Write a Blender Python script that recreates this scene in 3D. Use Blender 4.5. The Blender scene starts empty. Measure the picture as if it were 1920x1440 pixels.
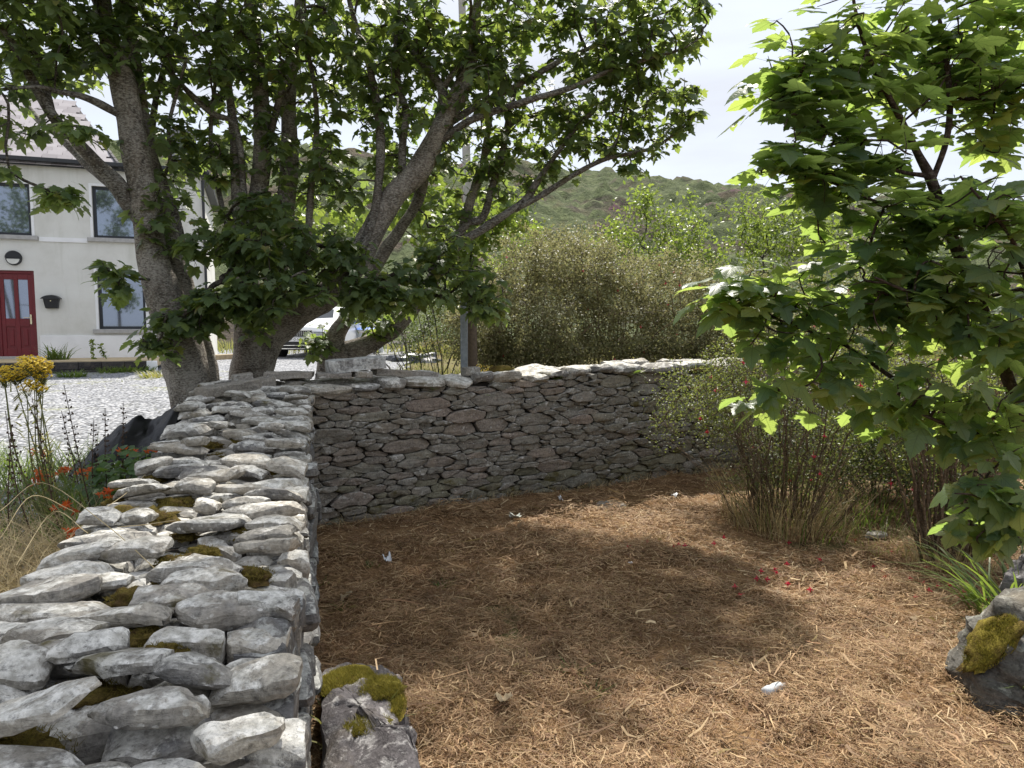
import bpy, math, random
import numpy as np
from mathutils import Matrix, Vector, Euler

# ------------------------------------------------------------------ camera, sky, sun, exposure
SC = bpy.context.scene
COL = SC.collection
PITCH = math.radians(4.7); FPX = 1330.0; CAMH = 1.6
SUN_EL = math.radians(53); SUN_AZ = math.radians(5)      # azimuth measured from +Y towards +X
cam = bpy.data.cameras.new('camera'); camo = bpy.data.objects.new('camera', cam); COL.objects.link(camo)
camo.location = (0, 0, CAMH); camo.rotation_euler = (math.pi/2 - PITCH, 0, 0)
cam.sensor_width = 36; cam.lens = 36*FPX/1920; cam.clip_start = .05; cam.clip_end = 3000
SC.camera = camo
w = bpy.data.worlds.new('World'); SC.world = w; w.use_nodes = True
nt = w.node_tree; nt.nodes.clear()
sky = nt.nodes.new('ShaderNodeTexSky'); sky.sky_type = 'NISHITA'; sky.sun_disc = False
sky.sun_elevation = SUN_EL; sky.sun_rotation = SUN_AZ; sky.air_density = 1.0; sky.dust_density = 1.5
tc = nt.nodes.new('ShaderNodeTexCoord'); mp = nt.nodes.new('ShaderNodeMapping'); mp.inputs['Scale'].default_value = (1.2, 1.2, 5.5)
no = nt.nodes.new('ShaderNodeTexNoise'); no.inputs['Scale'].default_value = 1.6; no.inputs['Detail'].default_value = 6; no.inputs['Roughness'].default_value = .55
rp = nt.nodes.new('ShaderNodeValToRGB'); rp.color_ramp.elements[0].position = .35; rp.color_ramp.elements[0].color = (.80,)*3+(1,)
rp.color_ramp.elements[1].position = .62; rp.color_ramp.elements[1].color = (1,)*3+(1,)
mx = nt.nodes.new('ShaderNodeMix'); mx.data_type = 'RGBA'; mx.inputs['B'].default_value = (2.92, 3.06, 3.38, 1)
bg = nt.nodes.new('ShaderNodeBackground'); bg.inputs['Strength'].default_value = .14
wo = nt.nodes.new('ShaderNodeOutputWorld')
L = nt.links.new
L(tc.outputs['Generated'], mp.inputs['Vector']); L(mp.outputs['Vector'], no.inputs['Vector']); L(no.outputs['Fac'], rp.inputs['Fac'])
L(rp.outputs['Color'], mx.inputs['Factor']); L(sky.outputs['Color'], mx.inputs['A']); L(mx.outputs['Result'], bg.inputs['Color']); L(bg.outputs['Background'], wo.inputs['Surface'])
sun = bpy.data.lights.new('sun', 'SUN'); sun.energy = 3.7; sun.angle = math.radians(1.4); sun.color = (1, .95, .86)
suno = bpy.data.objects.new('sun', sun); COL.objects.link(suno)
sd = Vector((math.sin(SUN_AZ)*math.cos(SUN_EL), math.cos(SUN_AZ)*math.cos(SUN_EL), math.sin(SUN_EL)))
suno.rotation_euler = sd.to_track_quat('Z', 'Y').to_euler(); suno.location = sd*60
SC.view_settings.view_transform = 'Standard'; SC.view_settings.look = 'None'; SC.view_settings.gamma = 1
SC.view_settings.use_curve_mapping = False; SC.view_settings.exposure = 1.02
SC.render.engine = 'CYCLES'
SC.cycles.max_bounces = 8; SC.cycles.transparent_max_bounces = 8; SC.cycles.caustics_reflective = False; SC.cycles.caustics_refractive = False
SC.cycles.use_denoising = True

rng = np.random.default_rng(7); random.seed(7)

# ------------------------------------------------------------------ helpers
CP, SP = math.cos(PITCH), math.sin(PITCH)
def ray(x, y):
    a = (x-960)/FPX; b = (720-y)/FPX
    return np.array([a, CP+b*SP, -SP+b*CP])
def P(x, y, Y):
    d = ray(x, y); return d*(Y/d[1]) + np.array([0, 0, CAMH])
def G(x, y, z=0.):
    d = ray(x, y); return d*((z-CAMH)/d[2]) + np.array([0, 0, CAMH])
def mpp(Y): return Y/FPX                                        # metres per photo pixel
def project(p):
    p = np.asarray(p, float); q = p - np.array([0, 0, CAMH])
    zc = q[..., 1]*CP - q[..., 2]*SP; up = q[..., 1]*SP + q[..., 2]*CP
    zs = np.where(np.abs(zc) < 1e-3, 1e-3, zc)
    return 960+FPX*q[..., 0]/zs, 720-FPX*up/zs, zc
def inframe(p, m=20):
    x, y, z = project(p); return (z > .1) & (x > -m) & (x < 1920+m) & (y > -m) & (y < 1440+m)
def nrm(v):
    v = np.asarray(v, float); return v/np.maximum(np.linalg.norm(v, axis=-1, keepdims=True), 1e-9)
def _h(i, j, k, s):
    n = (i*374761393 + j*668265263 + k*2147483647 + s*1274126177) & 0xffffffff
    n = ((n ^ (n >> 13))*1274126177) & 0xffffffff
    return ((n ^ (n >> 16)) & 0xffffff)/float(0xffffff)
def vnoise(p, seed=0):
    p = np.asarray(p, float); i = np.floor(p).astype(np.int64); f = p-i; f = f*f*(3-2*f)
    r = 0
    for dx in (0, 1):
        for dy in (0, 1):
            for dz in (0, 1):
                wgt = (f[..., 0] if dx else 1-f[..., 0])*(f[..., 1] if dy else 1-f[..., 1])*(f[..., 2] if dz else 1-f[..., 2])
                r = r + wgt*_h(i[..., 0]+dx, i[..., 1]+dy, i[..., 2]+dz, seed)
    return r*2-1
def fbm(p, o=4, seed=0):
    p = np.asarray(p, float); a = 1.; r = 0
    for k in range(o):
        r = r + a*vnoise(p, seed+k*17); p = p*2.03; a *= .5
    return r
def smooth(t): t = np.clip(t, 0, 1); return t*t*(3-2*t)

ORG = {}
def wloc(o): return ORG.get(o.name, np.zeros(3)) if o is not None else np.zeros(3)
def thing(name, label, cat, loc, group=None, rotz=0):
    o = bpy.data.objects.new(name, None); COL.objects.link(o); o.location = tuple(map(float, loc)); o.rotation_euler = (0, 0, rotz)
    o.empty_display_size = .1
    o['label'] = label; o['category'] = cat
    if group: o['group'] = group
    ORG[o.name] = np.array(loc, float)
    return o
def tag(o, label=None, cat=None, group=None, kind=None):
    if label: o['label'] = label
    if cat: o['category'] = cat
    if group: o['group'] = group
    if kind: o['kind'] = kind
    return o
def rawmesh(name, V, F, mats, smooth_shade=False, sharp=None, mi=None, tint=None, uv=None):
    me = bpy.data.meshes.new(name)
    V = np.asarray(V, np.float32)
    if isinstance(F, np.ndarray):
        k = F.shape[1]; m = len(F)
        me.vertices.add(len(V)); me.vertices.foreach_set('co', V.ravel())
        me.loops.add(m*k); me.loops.foreach_set('vertex_index', F.astype(np.int32).ravel())
        me.polygons.add(m); me.polygons.foreach_set('loop_start', np.arange(0, m*k, k, dtype=np.int32))
        me.update(calc_edges=True)
    else:
        me.from_pydata([tuple(map(float, v)) for v in V], [], [list(map(int, f)) for f in F])
    if not isinstance(mats, (list, tuple)): mats = [mats]
    for m_ in mats: me.materials.append(m_)
    if mi is not None: me.polygons.foreach_set('material_index', np.asarray(mi, np.int32))
    if smooth_shade:
        me.polygons.foreach_set('use_smooth', np.ones(len(me.polygons), dtype=bool))
        if sharp: me.set_sharp_from_angle(angle=math.radians(sharp))
    if tint is not None:
        a = me.attributes.new('tint', 'FLOAT', 'POINT'); a.data.foreach_set('value', np.asarray(tint, np.float32))
    if uv is not None:
        a = me.attributes.new('leafxy', 'FLOAT_VECTOR', 'POINT'); a.data.foreach_set('vector', np.asarray(uv, np.float32).ravel())
    me.update()
    return me
def mesh(name, V, F, mats, parent=None, **k):
    """a mesh whose vertices are given in world coordinates, origin at its parent (or at its own centre)"""
    V = np.asarray(V, float)
    if parent is not None: c = wloc(parent); loc = (0, 0, 0)
    else: c = np.array([V[:, 0].mean(), V[:, 1].mean(), V[:, 2].min()]); loc = tuple(c)
    o = bpy.data.objects.new(name, rawmesh(name, V-c, F, mats, **k)); COL.objects.link(o)
    o.location = loc
    if parent is not None: o.parent = parent
    ORG[o.name] = c
    return o
def link(name, me, parent, loc, mat3=None):
    o = bpy.data.objects.new(name, me); COL.objects.link(o)
    c = wloc(parent) if parent is not None else np.zeros(3)
    M = Matrix.Translation(Vector(np.asarray(loc, float)-c))
    if mat3 is not None:
        R = Matrix([list(map(float, r)) for r in mat3]).to_4x4(); M = M @ R
    o.matrix_local = M
    if parent is not None: o.parent = parent
    ORG[o.name] = np.asarray(loc, float)
    return o
class MB:
    def __init__(s): s.V = []; s.F = []
    def add(s, V, F):
        b = len(s.V); s.V += [tuple(map(float, v)) for v in V]; s.F += [[b+i for i in f] for f in F]; return s
    def box(s, c, d, R=None, taper=1.):
        x, y, z = [q/2 for q in d]
        v = np.array([(-x,-y,-z),(x,-y,-z),(x,y,-z),(-x,y,-z),(-x*taper,-y*taper,z),(x*taper,-y*taper,z),(x*taper,y*taper,z),(-x*taper,y*taper,z)], float)
        if R is not None: v = v @ np.asarray(R).T
        return s.add(v+np.asarray(c), [(3,2,1,0),(4,5,6,7),(0,1,5,4),(1,2,6,5),(2,3,7,6),(3,0,4,7)])
    def cyl(s, a, b, r0, r1=None, n=12):
        V, F = tube([a, b], [r0, r0 if r1 is None else r1], n, cap=True); return s.add(V, F)
    def build(s, name, mat, parent=None, local=False, bevel=0, **k):
        if local:
            o = bpy.data.objects.new(name, rawmesh(name, s.V, s.F, mat, **k)); COL.objects.link(o); o.parent = parent; ORG[o.name] = wloc(parent)
        else: o = mesh(name, s.V, s.F, mat, parent, **k)
        if bevel:
            b = o.modifiers.new('bevel', 'BEVEL'); b.width = bevel; b.segments = 2; b.limit_method = 'ANGLE'; b.angle_limit = math.radians(40)
        return o
def rotz(a): c, s = math.cos(a), math.sin(a); return np.array([[c,-s,0],[s,c,0],[0,0,1]])
def rotx(a): c, s = math.cos(a), math.sin(a); return np.array([[1,0,0],[0,c,-s],[0,s,c]])
def roty(a): c, s = math.cos(a), math.sin(a); return np.array([[c,0,s],[0,1,0],[-s,0,c]])
def tube(pts, rad, n=6, cap=False, wob=0, seed=0):
    pts = np.asarray(pts, float); m = len(pts)
    t = nrm(np.gradient(pts, axis=0)); ref = np.array([0, 0, 1.]) if abs(t[0][2]) < .9 else np.array([1., 0, 0])
    V = []; u = nrm(np.cross(t[0], ref))
    for i in range(m):
        u = nrm(u - t[i]*np.dot(u, t[i])); v = np.cross(t[i], u)
        an = np.arange(n)*2*math.pi/n
        r = rad[i]*np.ones(n)
        ring = pts[i]+np.outer(np.cos(an)*r, u)+np.outer(np.sin(an)*r, v)
        if wob: 
            k = fbm(ring*np.array([5., 5., 1.6])+seed, 3)[:, None]*wob*rad[i]
            ring = ring+(ring-pts[i])/max(rad[i], 1e-6)*k
        V.append(ring)
    V = np.concatenate(V); F = []
    for i in range(m-1):
        for j in range(n):
            a = i*n+j; b = i*n+(j+1) % n; F.append((a, b, b+n, a+n))
    if cap: F.append(tuple(range(n))[::-1]); F.append(tuple(range((m-1)*n, m*n)))
    return V, F
def catmull(pts, k=4):
    pts = np.asarray(pts, float)
    if len(pts) < 3: 
        t = np.linspace(0, 1, k+1)[:, None]; return pts[0]*(1-t)+pts[-1]*t
    q = np.vstack([2*pts[0]-pts[1], pts, 2*pts[-1]-pts[-2]]); out = []
    for i in range(1, len(q)-2):
        p0, p1, p2, p3 = q[i-1:i+3]
        for t in np.arange(k)/k:
            out.append(.5*((2*p1)+(-p0+p2)*t+(2*p0-5*p1+4*p2-p3)*t*t+(-p0+3*p1-3*p2+p3)*t**3))
    out.append(pts[-1]); return np.array(out)

# ------------------------------------------------------------------ materials
class NT:
    def __init__(s, name):
        s.m = bpy.data.materials.new(name); s.m.use_nodes = True; s.t = s.m.node_tree; s.t.nodes.clear()
        s.out = s.n('OutputMaterial')
    def n(s, typ, **k):
        nd = s.t.nodes.new('ShaderNode'+typ)
        for a, b in k.items(): setattr(nd, a, b)
        return nd
    def l(s, a, b): s.t.links.new(a, b)
    def set(s, sock, v):
        if hasattr(v, 'is_output') or isinstance(v, bpy.types.NodeSocket): s.l(v, sock)
        else: sock.default_value = v
    def noise(s, vec, scale, detail=4, rough=.55, dist=0):
        nd = s.n('TexNoise'); s.set(nd.inputs['Vector'], vec); nd.inputs['Scale'].default_value = scale; nd.inputs['Detail'].default_value = detail
        nd.inputs['Roughness'].default_value = rough; nd.inputs['Distortion'].default_value = dist; return nd.outputs['Fac']
    def vor(s, vec, scale, feature='F1', out='Distance', rand=1):
        nd = s.n('TexVoronoi', feature=feature); s.set(nd.inputs['Vector'], vec); nd.inputs['Scale'].default_value = scale; nd.inputs['Randomness'].default_value = rand; return nd.outputs[out]
    def ramp(s, fac, stops):
        nd = s.n('ValToRGB'); s.set(nd.inputs['Fac'], fac); e = nd.color_ramp.elements
        while len(e) < len(stops): e.new(.5)
        for i, (p, c) in enumerate(stops):
            e[i].position = p; e[i].color = tuple(c)+(1,) if isinstance(c, (tuple, list)) else (c, c, c, 1)
        return nd.outputs['Color']
    def mix(s, fac, a, b, mode='MIX'):
        nd = s.n('Mix', data_type='RGBA', blend_type=mode); s.set(nd.inputs['Factor'], fac)
        for sk, v in ((nd.inputs['A'], a), (nd.inputs['B'], b)): s.set(sk, tuple(v)+(1,) if isinstance(v, (tuple, list)) else v)
        return nd.outputs['Result']
    def math(s, op, a, b=0., c=0.):
        nd = s.n('Math', operation=op)
        s.set(nd.inputs[0], a); s.set(nd.inputs[1], b); s.set(nd.inputs[2], c); return nd.outputs[0]
    def mapping(s, vec, scale=(1,1,1), loc=(0,0,0), rot=(0,0,0)):
        nd = s.n('Mapping'); s.set(nd.inputs['Vector'], vec); nd.inputs['Scale'].default_value = scale; s.set(nd.inputs['Location'], loc); nd.inputs['Rotation'].default_value = rot; return nd.outputs['Vector']
    def objco(s, randomise=True):
        t = s.n('TexCoord').outputs['Object']
        if not randomise: return t
        r = s.n('ObjectInfo').outputs['Random']; v = s.n('VectorMath', operation='ADD')
        c = s.n('CombineXYZ'); k = s.math('MULTIPLY', r, 57.); s.l(k, c.inputs[0]); s.l(k, c.inputs[1]); s.l(k, c.inputs[2])
        s.l(t, v.inputs[0]); s.l(c.outputs[0], v.inputs[1]); return v.outputs[0]
    def bump(s, h, strength=.4, dist=.01, prev=None):
        nd = s.n('Bump'); s.set(nd.inputs['Height'], h); nd.inputs['Strength'].default_value = strength; nd.inputs['Distance'].default_value = dist
        if prev is not None: s.l(prev, nd.inputs['Normal'])
        return nd.outputs['Normal']
    def bsdf(s, color, rough=.8, spec=.3, normal=None, metal=0):
        b = s.n('BsdfPrincipled'); s.set(b.inputs['Base Color'], tuple(color)+(1,) if isinstance(color, (tuple, list)) else color)
        s.set(b.inputs['Roughness'], rough); s.set(b.inputs['Specular IOR Level'], spec); s.set(b.inputs['Metallic'], metal)
        if normal is not None: s.l(normal, b.inputs['Normal'])
        return b.outputs[0]
    def done(s, sh): s.l(sh, s.out.inputs['Surface']); return s.m
def simple(name, color, rough=.6, spec=.4, metal=0, var=.15, scale=12, bump=.15):
    t = NT(name); v = t.objco(); n = t.noise(v, scale, 5)
    d = tuple(c*(1-var) for c in color); u = tuple(min(1, c*(1+var)) for c in color)
    return t.done(t.bsdf(t.ramp(n, [(.3, d), (.7, u)]), rough, spec, t.bump(n, bump, .005), metal))
def stone_mat(name, tones, lichen, lich_col, dark_spots=.3, up=0.0, lscale=7.0, moss=0.0, soft=.06):
    t = NT(name); v = t.objco(); rnd = t.n('ObjectInfo').outputs['Random']
    lay = t.noise(t.mapping(v, (6, 6, 42)), 1.0, 5, .6); fine = t.noise(v, 70, 4, .65); med = t.noise(v, 11, 5, .6)
    k = len(tones)
    tone = t.ramp(t.math('ADD', t.math('MULTIPLY', rnd, .75), t.math('MULTIPLY', med, .25)), [(.12+.8*i/(k-1), c) for i, c in enumerate(tones)])
    col = t.mix(1, tone, t.ramp(fine, [(.25, .62), (.75, 1.35)]), 'MULTIPLY')
    col = t.mix(1, col, t.ramp(lay, [(.3, .72), (.7, 1.2)]), 'MULTIPLY')
    # lichen crusts: large irregular blotches with crisp rims, plus small discs
    r2 = t.math('FRACT', t.math('MULTIPLY', rnd, 13.7))
    thr = t.math('ADD', t.math('MULTIPLY', r2, .16), -.08)
    big = t.math('ADD', t.noise(v, lscale, 6, .68, .4), thr)
    if up:
        nz = t.n('SeparateXYZ'); t.l(t.n('NewGeometry').outputs['Normal'], nz.inputs[0])
        big = t.math('ADD', big, t.math('MULTIPLY', t.math('SUBTRACT', nz.outputs[2], .6), up))
    c = .64-lichen*.28
    m1 = t.ramp(t.math('ADD', big, t.math('MULTIPLY', t.math('SUBTRACT', fine, .5), .12)), [(c, 0.), (c+soft, 1.)])
    discs = t.math('ADD', t.vor(v, 26), t.math('MULTIPLY', t.noise(v, 40, 3), .25))
    m2 = t.ramp(discs, [(.22+.1*lichen, 1.), (.27+.1*lichen, 0.)])
    gate = t.ramp(t.noise(v, 5, 2), [(.45, 0.), (.55, 1.)])
    m = t.math('MAXIMUM', m1, t.math('MULTIPLY', m2, gate))
    lc = t.mix(t.ramp(t.noise(v, 24, 5, .65), [(.38, 0.), (.6, 1.)]), lich_col[0], lich_col[1])
    spots = t.ramp(t.noise(v, 90, 3, .7), [(.3, 1.), (.38, 0.)])
    m = t.math('MULTIPLY', m, t.math('SUBTRACT', 1., t.math('MULTIPLY', spots, dark_spots*2.2)))
    col = t.mix(t.math('MULTIPLY', m, .92), col, lc)
    if moss: col = t.mix(t.ramp(t.noise(v, 6, 5, .6), [(.62-moss*.2, 0.), (.70-moss*.2, .85)]), col, (.085, .07, .02))
    col = t.mix(1, col, t.ramp(t.noise(v, 38, 6, .78), [(.34, .45), (.47, 1.), (.66, 1.18)]), 'MULTIPLY')
    col = t.mix(t.ramp(t.noise(v, 4.2, 4, .6), [(.52, 0.), (.68, .32)]), col, (.26, .21, .145))
    nb = t.bump(lay, .8, .014); nb = t.bump(fine, .8, .005, nb); nb = t.bump(med, .6, .014, nb); nb = t.bump(m, .35, .003, nb)
    return t.done(t.bsdf(col, .88, .25, nb))
def leaf_mat(name, cols, trans, tfac=.4, rough=.42, veins=False, spec=.45):
    t = NT(name); rnd = t.n('ObjectInfo').outputs['Random']; at = t.n('Attribute', attribute_name='tint').outputs['Fac']
    f = t.math('FRACT', t.math('ADD', rnd, at)); k = len(cols)
    col = t.ramp(f, [(i/(k-1), c) for i, c in enumerate(cols)])
    col = t.mix(t.ramp(t.math('FRACT', t.math('MULTIPLY', f, 7.31)), [(.955, 0.), (.975, .8)]), col, (.20,.15,.04))
    v = t.n('TexCoord').outputs['Object']
    tcol = t.ramp(f, [(i/(len(trans)-1), c) for i, c in enumerate(trans)])
    nor = None
    if veins:
        a = t.n('Attribute', attribute_name='leafxy').outputs['Vector']; sp = t.n('SeparateXYZ'); t.l(a, sp.inputs[0])
        x = t.math('ABSOLUTE', sp.outputs[0]); y = sp.outputs[1]
        ang = t.math('ARCTAN2', x, y); r = t.math('SQRT', t.math('ADD', t.math('MULTIPLY', x, x), t.math('MULTIPLY', y, y)))
        d = t.math('MINIMUM', t.math('ABSOLUTE', ang), t.math('MINIMUM', t.math('ABSOLUTE', t.math('SUBTRACT', ang, .72)), t.math('ABSOLUTE', t.math('SUBTRACT', ang, 1.35))))
        d = t.math('MULTIPLY', d, r)
        # fine side veins along the main ones
        vm = t.ramp(d, [(.006, 1.), (.022, 0.)])
        side = t.n('TexWave', wave_type='BANDS', bands_direction='Y'); side.inputs['Scale'].default_value = 3.2; side.inputs['Distortion'].default_value = .6
        mv = t.n('CombineXYZ'); t.l(x, mv.inputs[0]); t.l(t.math('SUBTRACT', y, t.math('MULTIPLY', x, .8)), mv.inputs[1]); t.l(mv.outputs[0], side.inputs['Vector'])
        sv = t.ramp(side.outputs['Fac'], [(.86, 0.), (.97, .45)])
        vv = t.math('MAXIMUM', vm, sv)
        col = t.mix(t.math('MULTIPLY', vv, .45), col, (.16, .22, .09)); tcol = t.mix(t.math('MULTIPLY', vv, .5), tcol, (.10, .16, .02))
        nor = t.bump(vv, .35, .003)
    nz = t.noise(v, 9, 3); col = t.mix(1, col, t.ramp(nz, [(.3, .75), (.7, 1.25)]), 'MULTIPLY')
    p = t.bsdf(col, rough, spec, nor); tr = t.n('BsdfTranslucent'); t.l(tcol, tr.inputs['Color'])
    ms = t.n('MixShader'); ms.inputs[0].default_value = tfac; t.l(p, ms.inputs[1]); t.l(tr.outputs[0], ms.inputs[2])
    return t.done(ms.outputs[0])
def bark_mat(name, a, b, spot, amount=.5, scale=1.):
    t = NT(name); v = t.objco(); n1 = t.noise(t.mapping(v, (9, 9, 3)), scale*2, 6, .65); n2 = t.noise(v, 45, 4, .7); cr = t.noise(t.mapping(v, (3, 3, 16)), 2.2, 4, .6)
    col = t.mix(n1, a, b); col = t.mix(1, col, t.ramp(n2, [(.3, .4), (.7, 1.5)]), 'MULTIPLY'); col = t.mix(1, col, t.ramp(t.noise(t.mapping(v, (1, 1, .45)), 13, 5, .65), [(.35, .5), (.6, 1.15)]), 'MULTIPLY'); col = t.mix(1, col, t.ramp(cr, [(.3, .8), (.7, 1.15)]), 'MULTIPLY')
    sp = t.math('ADD', t.noise(t.mapping(v, (1, 1, 2.2)), 42, 5, .7), t.math('MULTIPLY', t.noise(v, 4.5, 3), .35)); f = t.ramp(sp, [(.70-.08*amount, 0.), (.86-.08*amount, .75)])
    col = t.mix(f, col, spot)
    nb = t.bump(n1, .9, .03); nb = t.bump(n2, .9, .010, nb); nb = t.bump(cr, .6, .016, nb)
    return t.done(t.bsdf(col, .9, .2, nb))

M = {}
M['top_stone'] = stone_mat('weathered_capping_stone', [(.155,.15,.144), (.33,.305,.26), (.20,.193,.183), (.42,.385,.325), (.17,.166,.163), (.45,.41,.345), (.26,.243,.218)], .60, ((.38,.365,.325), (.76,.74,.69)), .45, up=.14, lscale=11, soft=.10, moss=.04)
M['face_stone'] = stone_mat('rubble_wall_stone', [(.165,.152,.128), (.24,.204,.170), (.205,.192,.163), (.26,.212,.176), (.185,.177,.150), (.28,.258,.205)], .22, ((.30,.285,.25), (.50,.48,.44)), .4, up=.12, lscale=12, soft=.09)  # the rubble's own grey brown colours with some lichen
M['olive_stone'] = stone_mat('olive_wall_stone', [(.15,.14,.10), (.20,.185,.13), (.16,.152,.118), (.21,.175,.13)], .10, ((.26,.25,.2), (.4,.4,.35)), .3, lscale=9, moss=.3)
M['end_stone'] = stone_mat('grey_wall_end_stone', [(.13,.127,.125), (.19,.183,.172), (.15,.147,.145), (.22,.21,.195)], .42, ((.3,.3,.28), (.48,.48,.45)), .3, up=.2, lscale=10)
M['boulder'] = stone_mat('boulder_stone', [(.105,.095,.097), (.14,.125,.128), (.165,.152,.15)], .20, ((.28,.27,.26), (.42,.40,.39)), .5, up=.08, lscale=15, soft=.1)
M['dark_boulder'] = stone_mat('dark_boulder_stone', [(.075,.07,.062), (.11,.103,.092), (.09,.085,.077)], .22, ((.2,.2,.17), (.34,.33,.30)), .4, up=.1, lscale=10, soft=.1, moss=.2)
M['core'] = simple('dark_gap_core', (.035,.03,.026), .95, .1)  # earth core kept near black so gaps between stones look shadowed
M['concrete'] = stone_mat('old_concrete', [(.24,.22,.19), (.30,.275,.24), (.21,.195,.18)], .2, ((.4,.39,.36), (.5,.49,.46)), .6, lscale=14)
M['whitewash'] = stone_mat('flaking_whitewash', [(.24,.235,.225), (.32,.31,.30)], .72, ((.48,.48,.46), (.60,.60,.58)), .8, lscale=14, soft=.12)
def moss_m(nm='moss', ca=(.085, .066, .016), cb=(.15, .118, .026)):
    t = NT(nm); v = t.objco(); n = t.noise(v, 14, 5, .6); f = t.noise(v, 150, 3, .7)
    rnd = t.n('ObjectInfo').outputs['Random']
    c = t.mix(rnd, ca, cb); c2 = t.mix(t.ramp(n, [(.35, 0.), (.7, 1.)]), c, (.06,.035,.016)); c3 = t.mix(1, c2, t.ramp(f, [(.25, .5), (.75, 1.6)]), 'MULTIPLY')
    return t.done(t.bsdf(c3, .95, .1, t.bump(f, .9, .006)))
M['moss'] = moss_m(); M['yellow_moss'] = moss_m('yellow_moss', (.17, .15, .03), (.24, .19, .035))
M['moss_fibre'] = leaf_mat('moss_fibre', [(.17,.16,.03), (.26,.23,.045), (.32,.26,.05), (.20,.20,.045)], [(.2,.18,.03), (.28,.24,.04)], .3, .8, spec=.1)
M['moss_dark_fibre'] = leaf_mat('moss_dark_fibre', [(.09,.07,.018), (.14,.11,.025), (.19,.15,.035), (.10,.085,.022)], [(.2,.18,.03), (.28,.24,.04)], .25, .85, spec=.1)
M['bark'] = bark_mat('sycamore_bark', (.135,.114,.096), (.225,.194,.164), (.42,.395,.35), .95)
M['bark_lichen'] = bark_mat('lichened_bark', (.078,.066,.056), (.145,.122,.102), (.32,.31,.28), .95)
M['twig'] = bark_mat('twig_bark', (.05,.042,.035), (.10,.082,.065), (.25,.24,.2), .4)
M['red_twig'] = bark_mat('sapling_bark', (.055,.035,.03), (.10,.065,.05), (.2,.17,.14), .1)
M['fuchsia_stem'] = bark_mat('fuchsia_stem', (.125,.085,.055), (.22,.155,.10), (.30,.24,.17), .3)
M['leaf_big'] = leaf_mat('sycamore_leaf', [(.056,.088,.046), (.070,.107,.052), (.084,.123,.058), (.063,.095,.054), (.11,.14,.058)], [(.26,.38,.08), (.34,.45,.09), (.44,.53,.10), (.30,.42,.08)], .46, .4, veins=True)
M['leaf_sap'] = leaf_mat('young_sycamore_leaf', [(.068,.118,.075), (.082,.135,.080), (.072,.122,.084), (.105,.155,.075), (.14,.185,.068)], [(.38,.55,.12), (.46,.61,.13), (.58,.70,.15), (.41,.57,.12)], .54, .36, veins=True, spec=.5)
M['leaf_fuchsia'] = leaf_mat('fuchsia_leaf', [(.125,.135,.058), (.17,.17,.075), (.215,.185,.095), (.15,.16,.062), (.26,.215,.115)], [(.30,.31,.12), (.36,.33,.16)], .42, .5)
M['leaf_fuchsia_front'] = leaf_mat('green_fuchsia_leaf', [(.06,.09,.035), (.085,.115,.042), (.12,.13,.055), (.07,.10,.04)], [(.26,.32,.06), (.33,.36,.08)], .42, .45)
M['leaf_willow'] = leaf_mat('willow_leaf', [(.09,.145,.04), (.12,.175,.045), (.15,.20,.05), (.10,.15,.045), (.19,.21,.05)], [(.30,.42,.06), (.40,.50,.08)], .42, .45)
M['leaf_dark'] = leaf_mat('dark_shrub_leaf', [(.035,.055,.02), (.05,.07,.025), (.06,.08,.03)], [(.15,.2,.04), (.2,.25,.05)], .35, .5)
M['straw'] = leaf_mat('dry_straw', [(.28,.165,.088), (.44,.285,.15), (.15,.078,.044), (.57,.415,.235), (.33,.185,.10), (.70,.55,.335), (.20,.102,.056)], [(.3,.19,.08), (.42,.28,.12)], .2, .65, spec=.25)
M['dry_grass'] = leaf_mat('dry_grass_blade', [(.40,.32,.17), (.50,.41,.24), (.30,.22,.12), (.46,.38,.20)], [(.4,.32,.14), (.5,.4,.2)], .3, .6, spec=.25)
M['green_blade'] = leaf_mat('green_blade', [(.055,.095,.025), (.075,.12,.03), (.10,.14,.035), (.13,.15,.04)], [(.22,.34,.05), (.30,.40,.06)], .4, .45)
M['yellow_blade'] = leaf_mat('pale_grass_blade', [(.16,.19,.05), (.24,.22,.08), (.13,.17,.04), (.30,.26,.11)], [(.35,.38,.08), (.42,.38,.12)], .4, .5)
M['bramble'] = leaf_mat('bramble_leaf', [(.045,.095,.028), (.06,.115,.035), (.075,.13,.04)], [(.16,.28,.04), (.22,.34,.05)], .35, .5)
M['fern'] = leaf_mat('fern_frond', [(.10,.16,.04), (.13,.19,.05)], [(.25,.38,.06), (.3,.42,.07)], .4, .5)
M['orange'] = leaf_mat('orange_petal', [(.62,.10,.02), (.70,.16,.03), (.55,.07,.02)], [(.8,.2,.03), (.75,.15,.03)], .35, .5)
M['yellow'] = leaf_mat('yellow_floret', [(.66,.46,.02), (.72,.54,.03), (.55,.36,.02)], [(.75,.55,.03), (.7,.5,.03)], .3, .6)
M['red'] = leaf_mat('red_sepal', [(.55,.015,.05), (.62,.03,.07), (.45,.01,.05)], [(.7,.04,.08), (.6,.03,.08)], .3, .5)
M['dead_stem'] = simple('dead_seed_stem', (.075,.05,.035), .9, .15, var=.35, scale=40)
M['ragwort_stem'] = simple('ragwort_stem', (.13,.14,.055), .8, .2, var=.3, scale=30)

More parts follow.
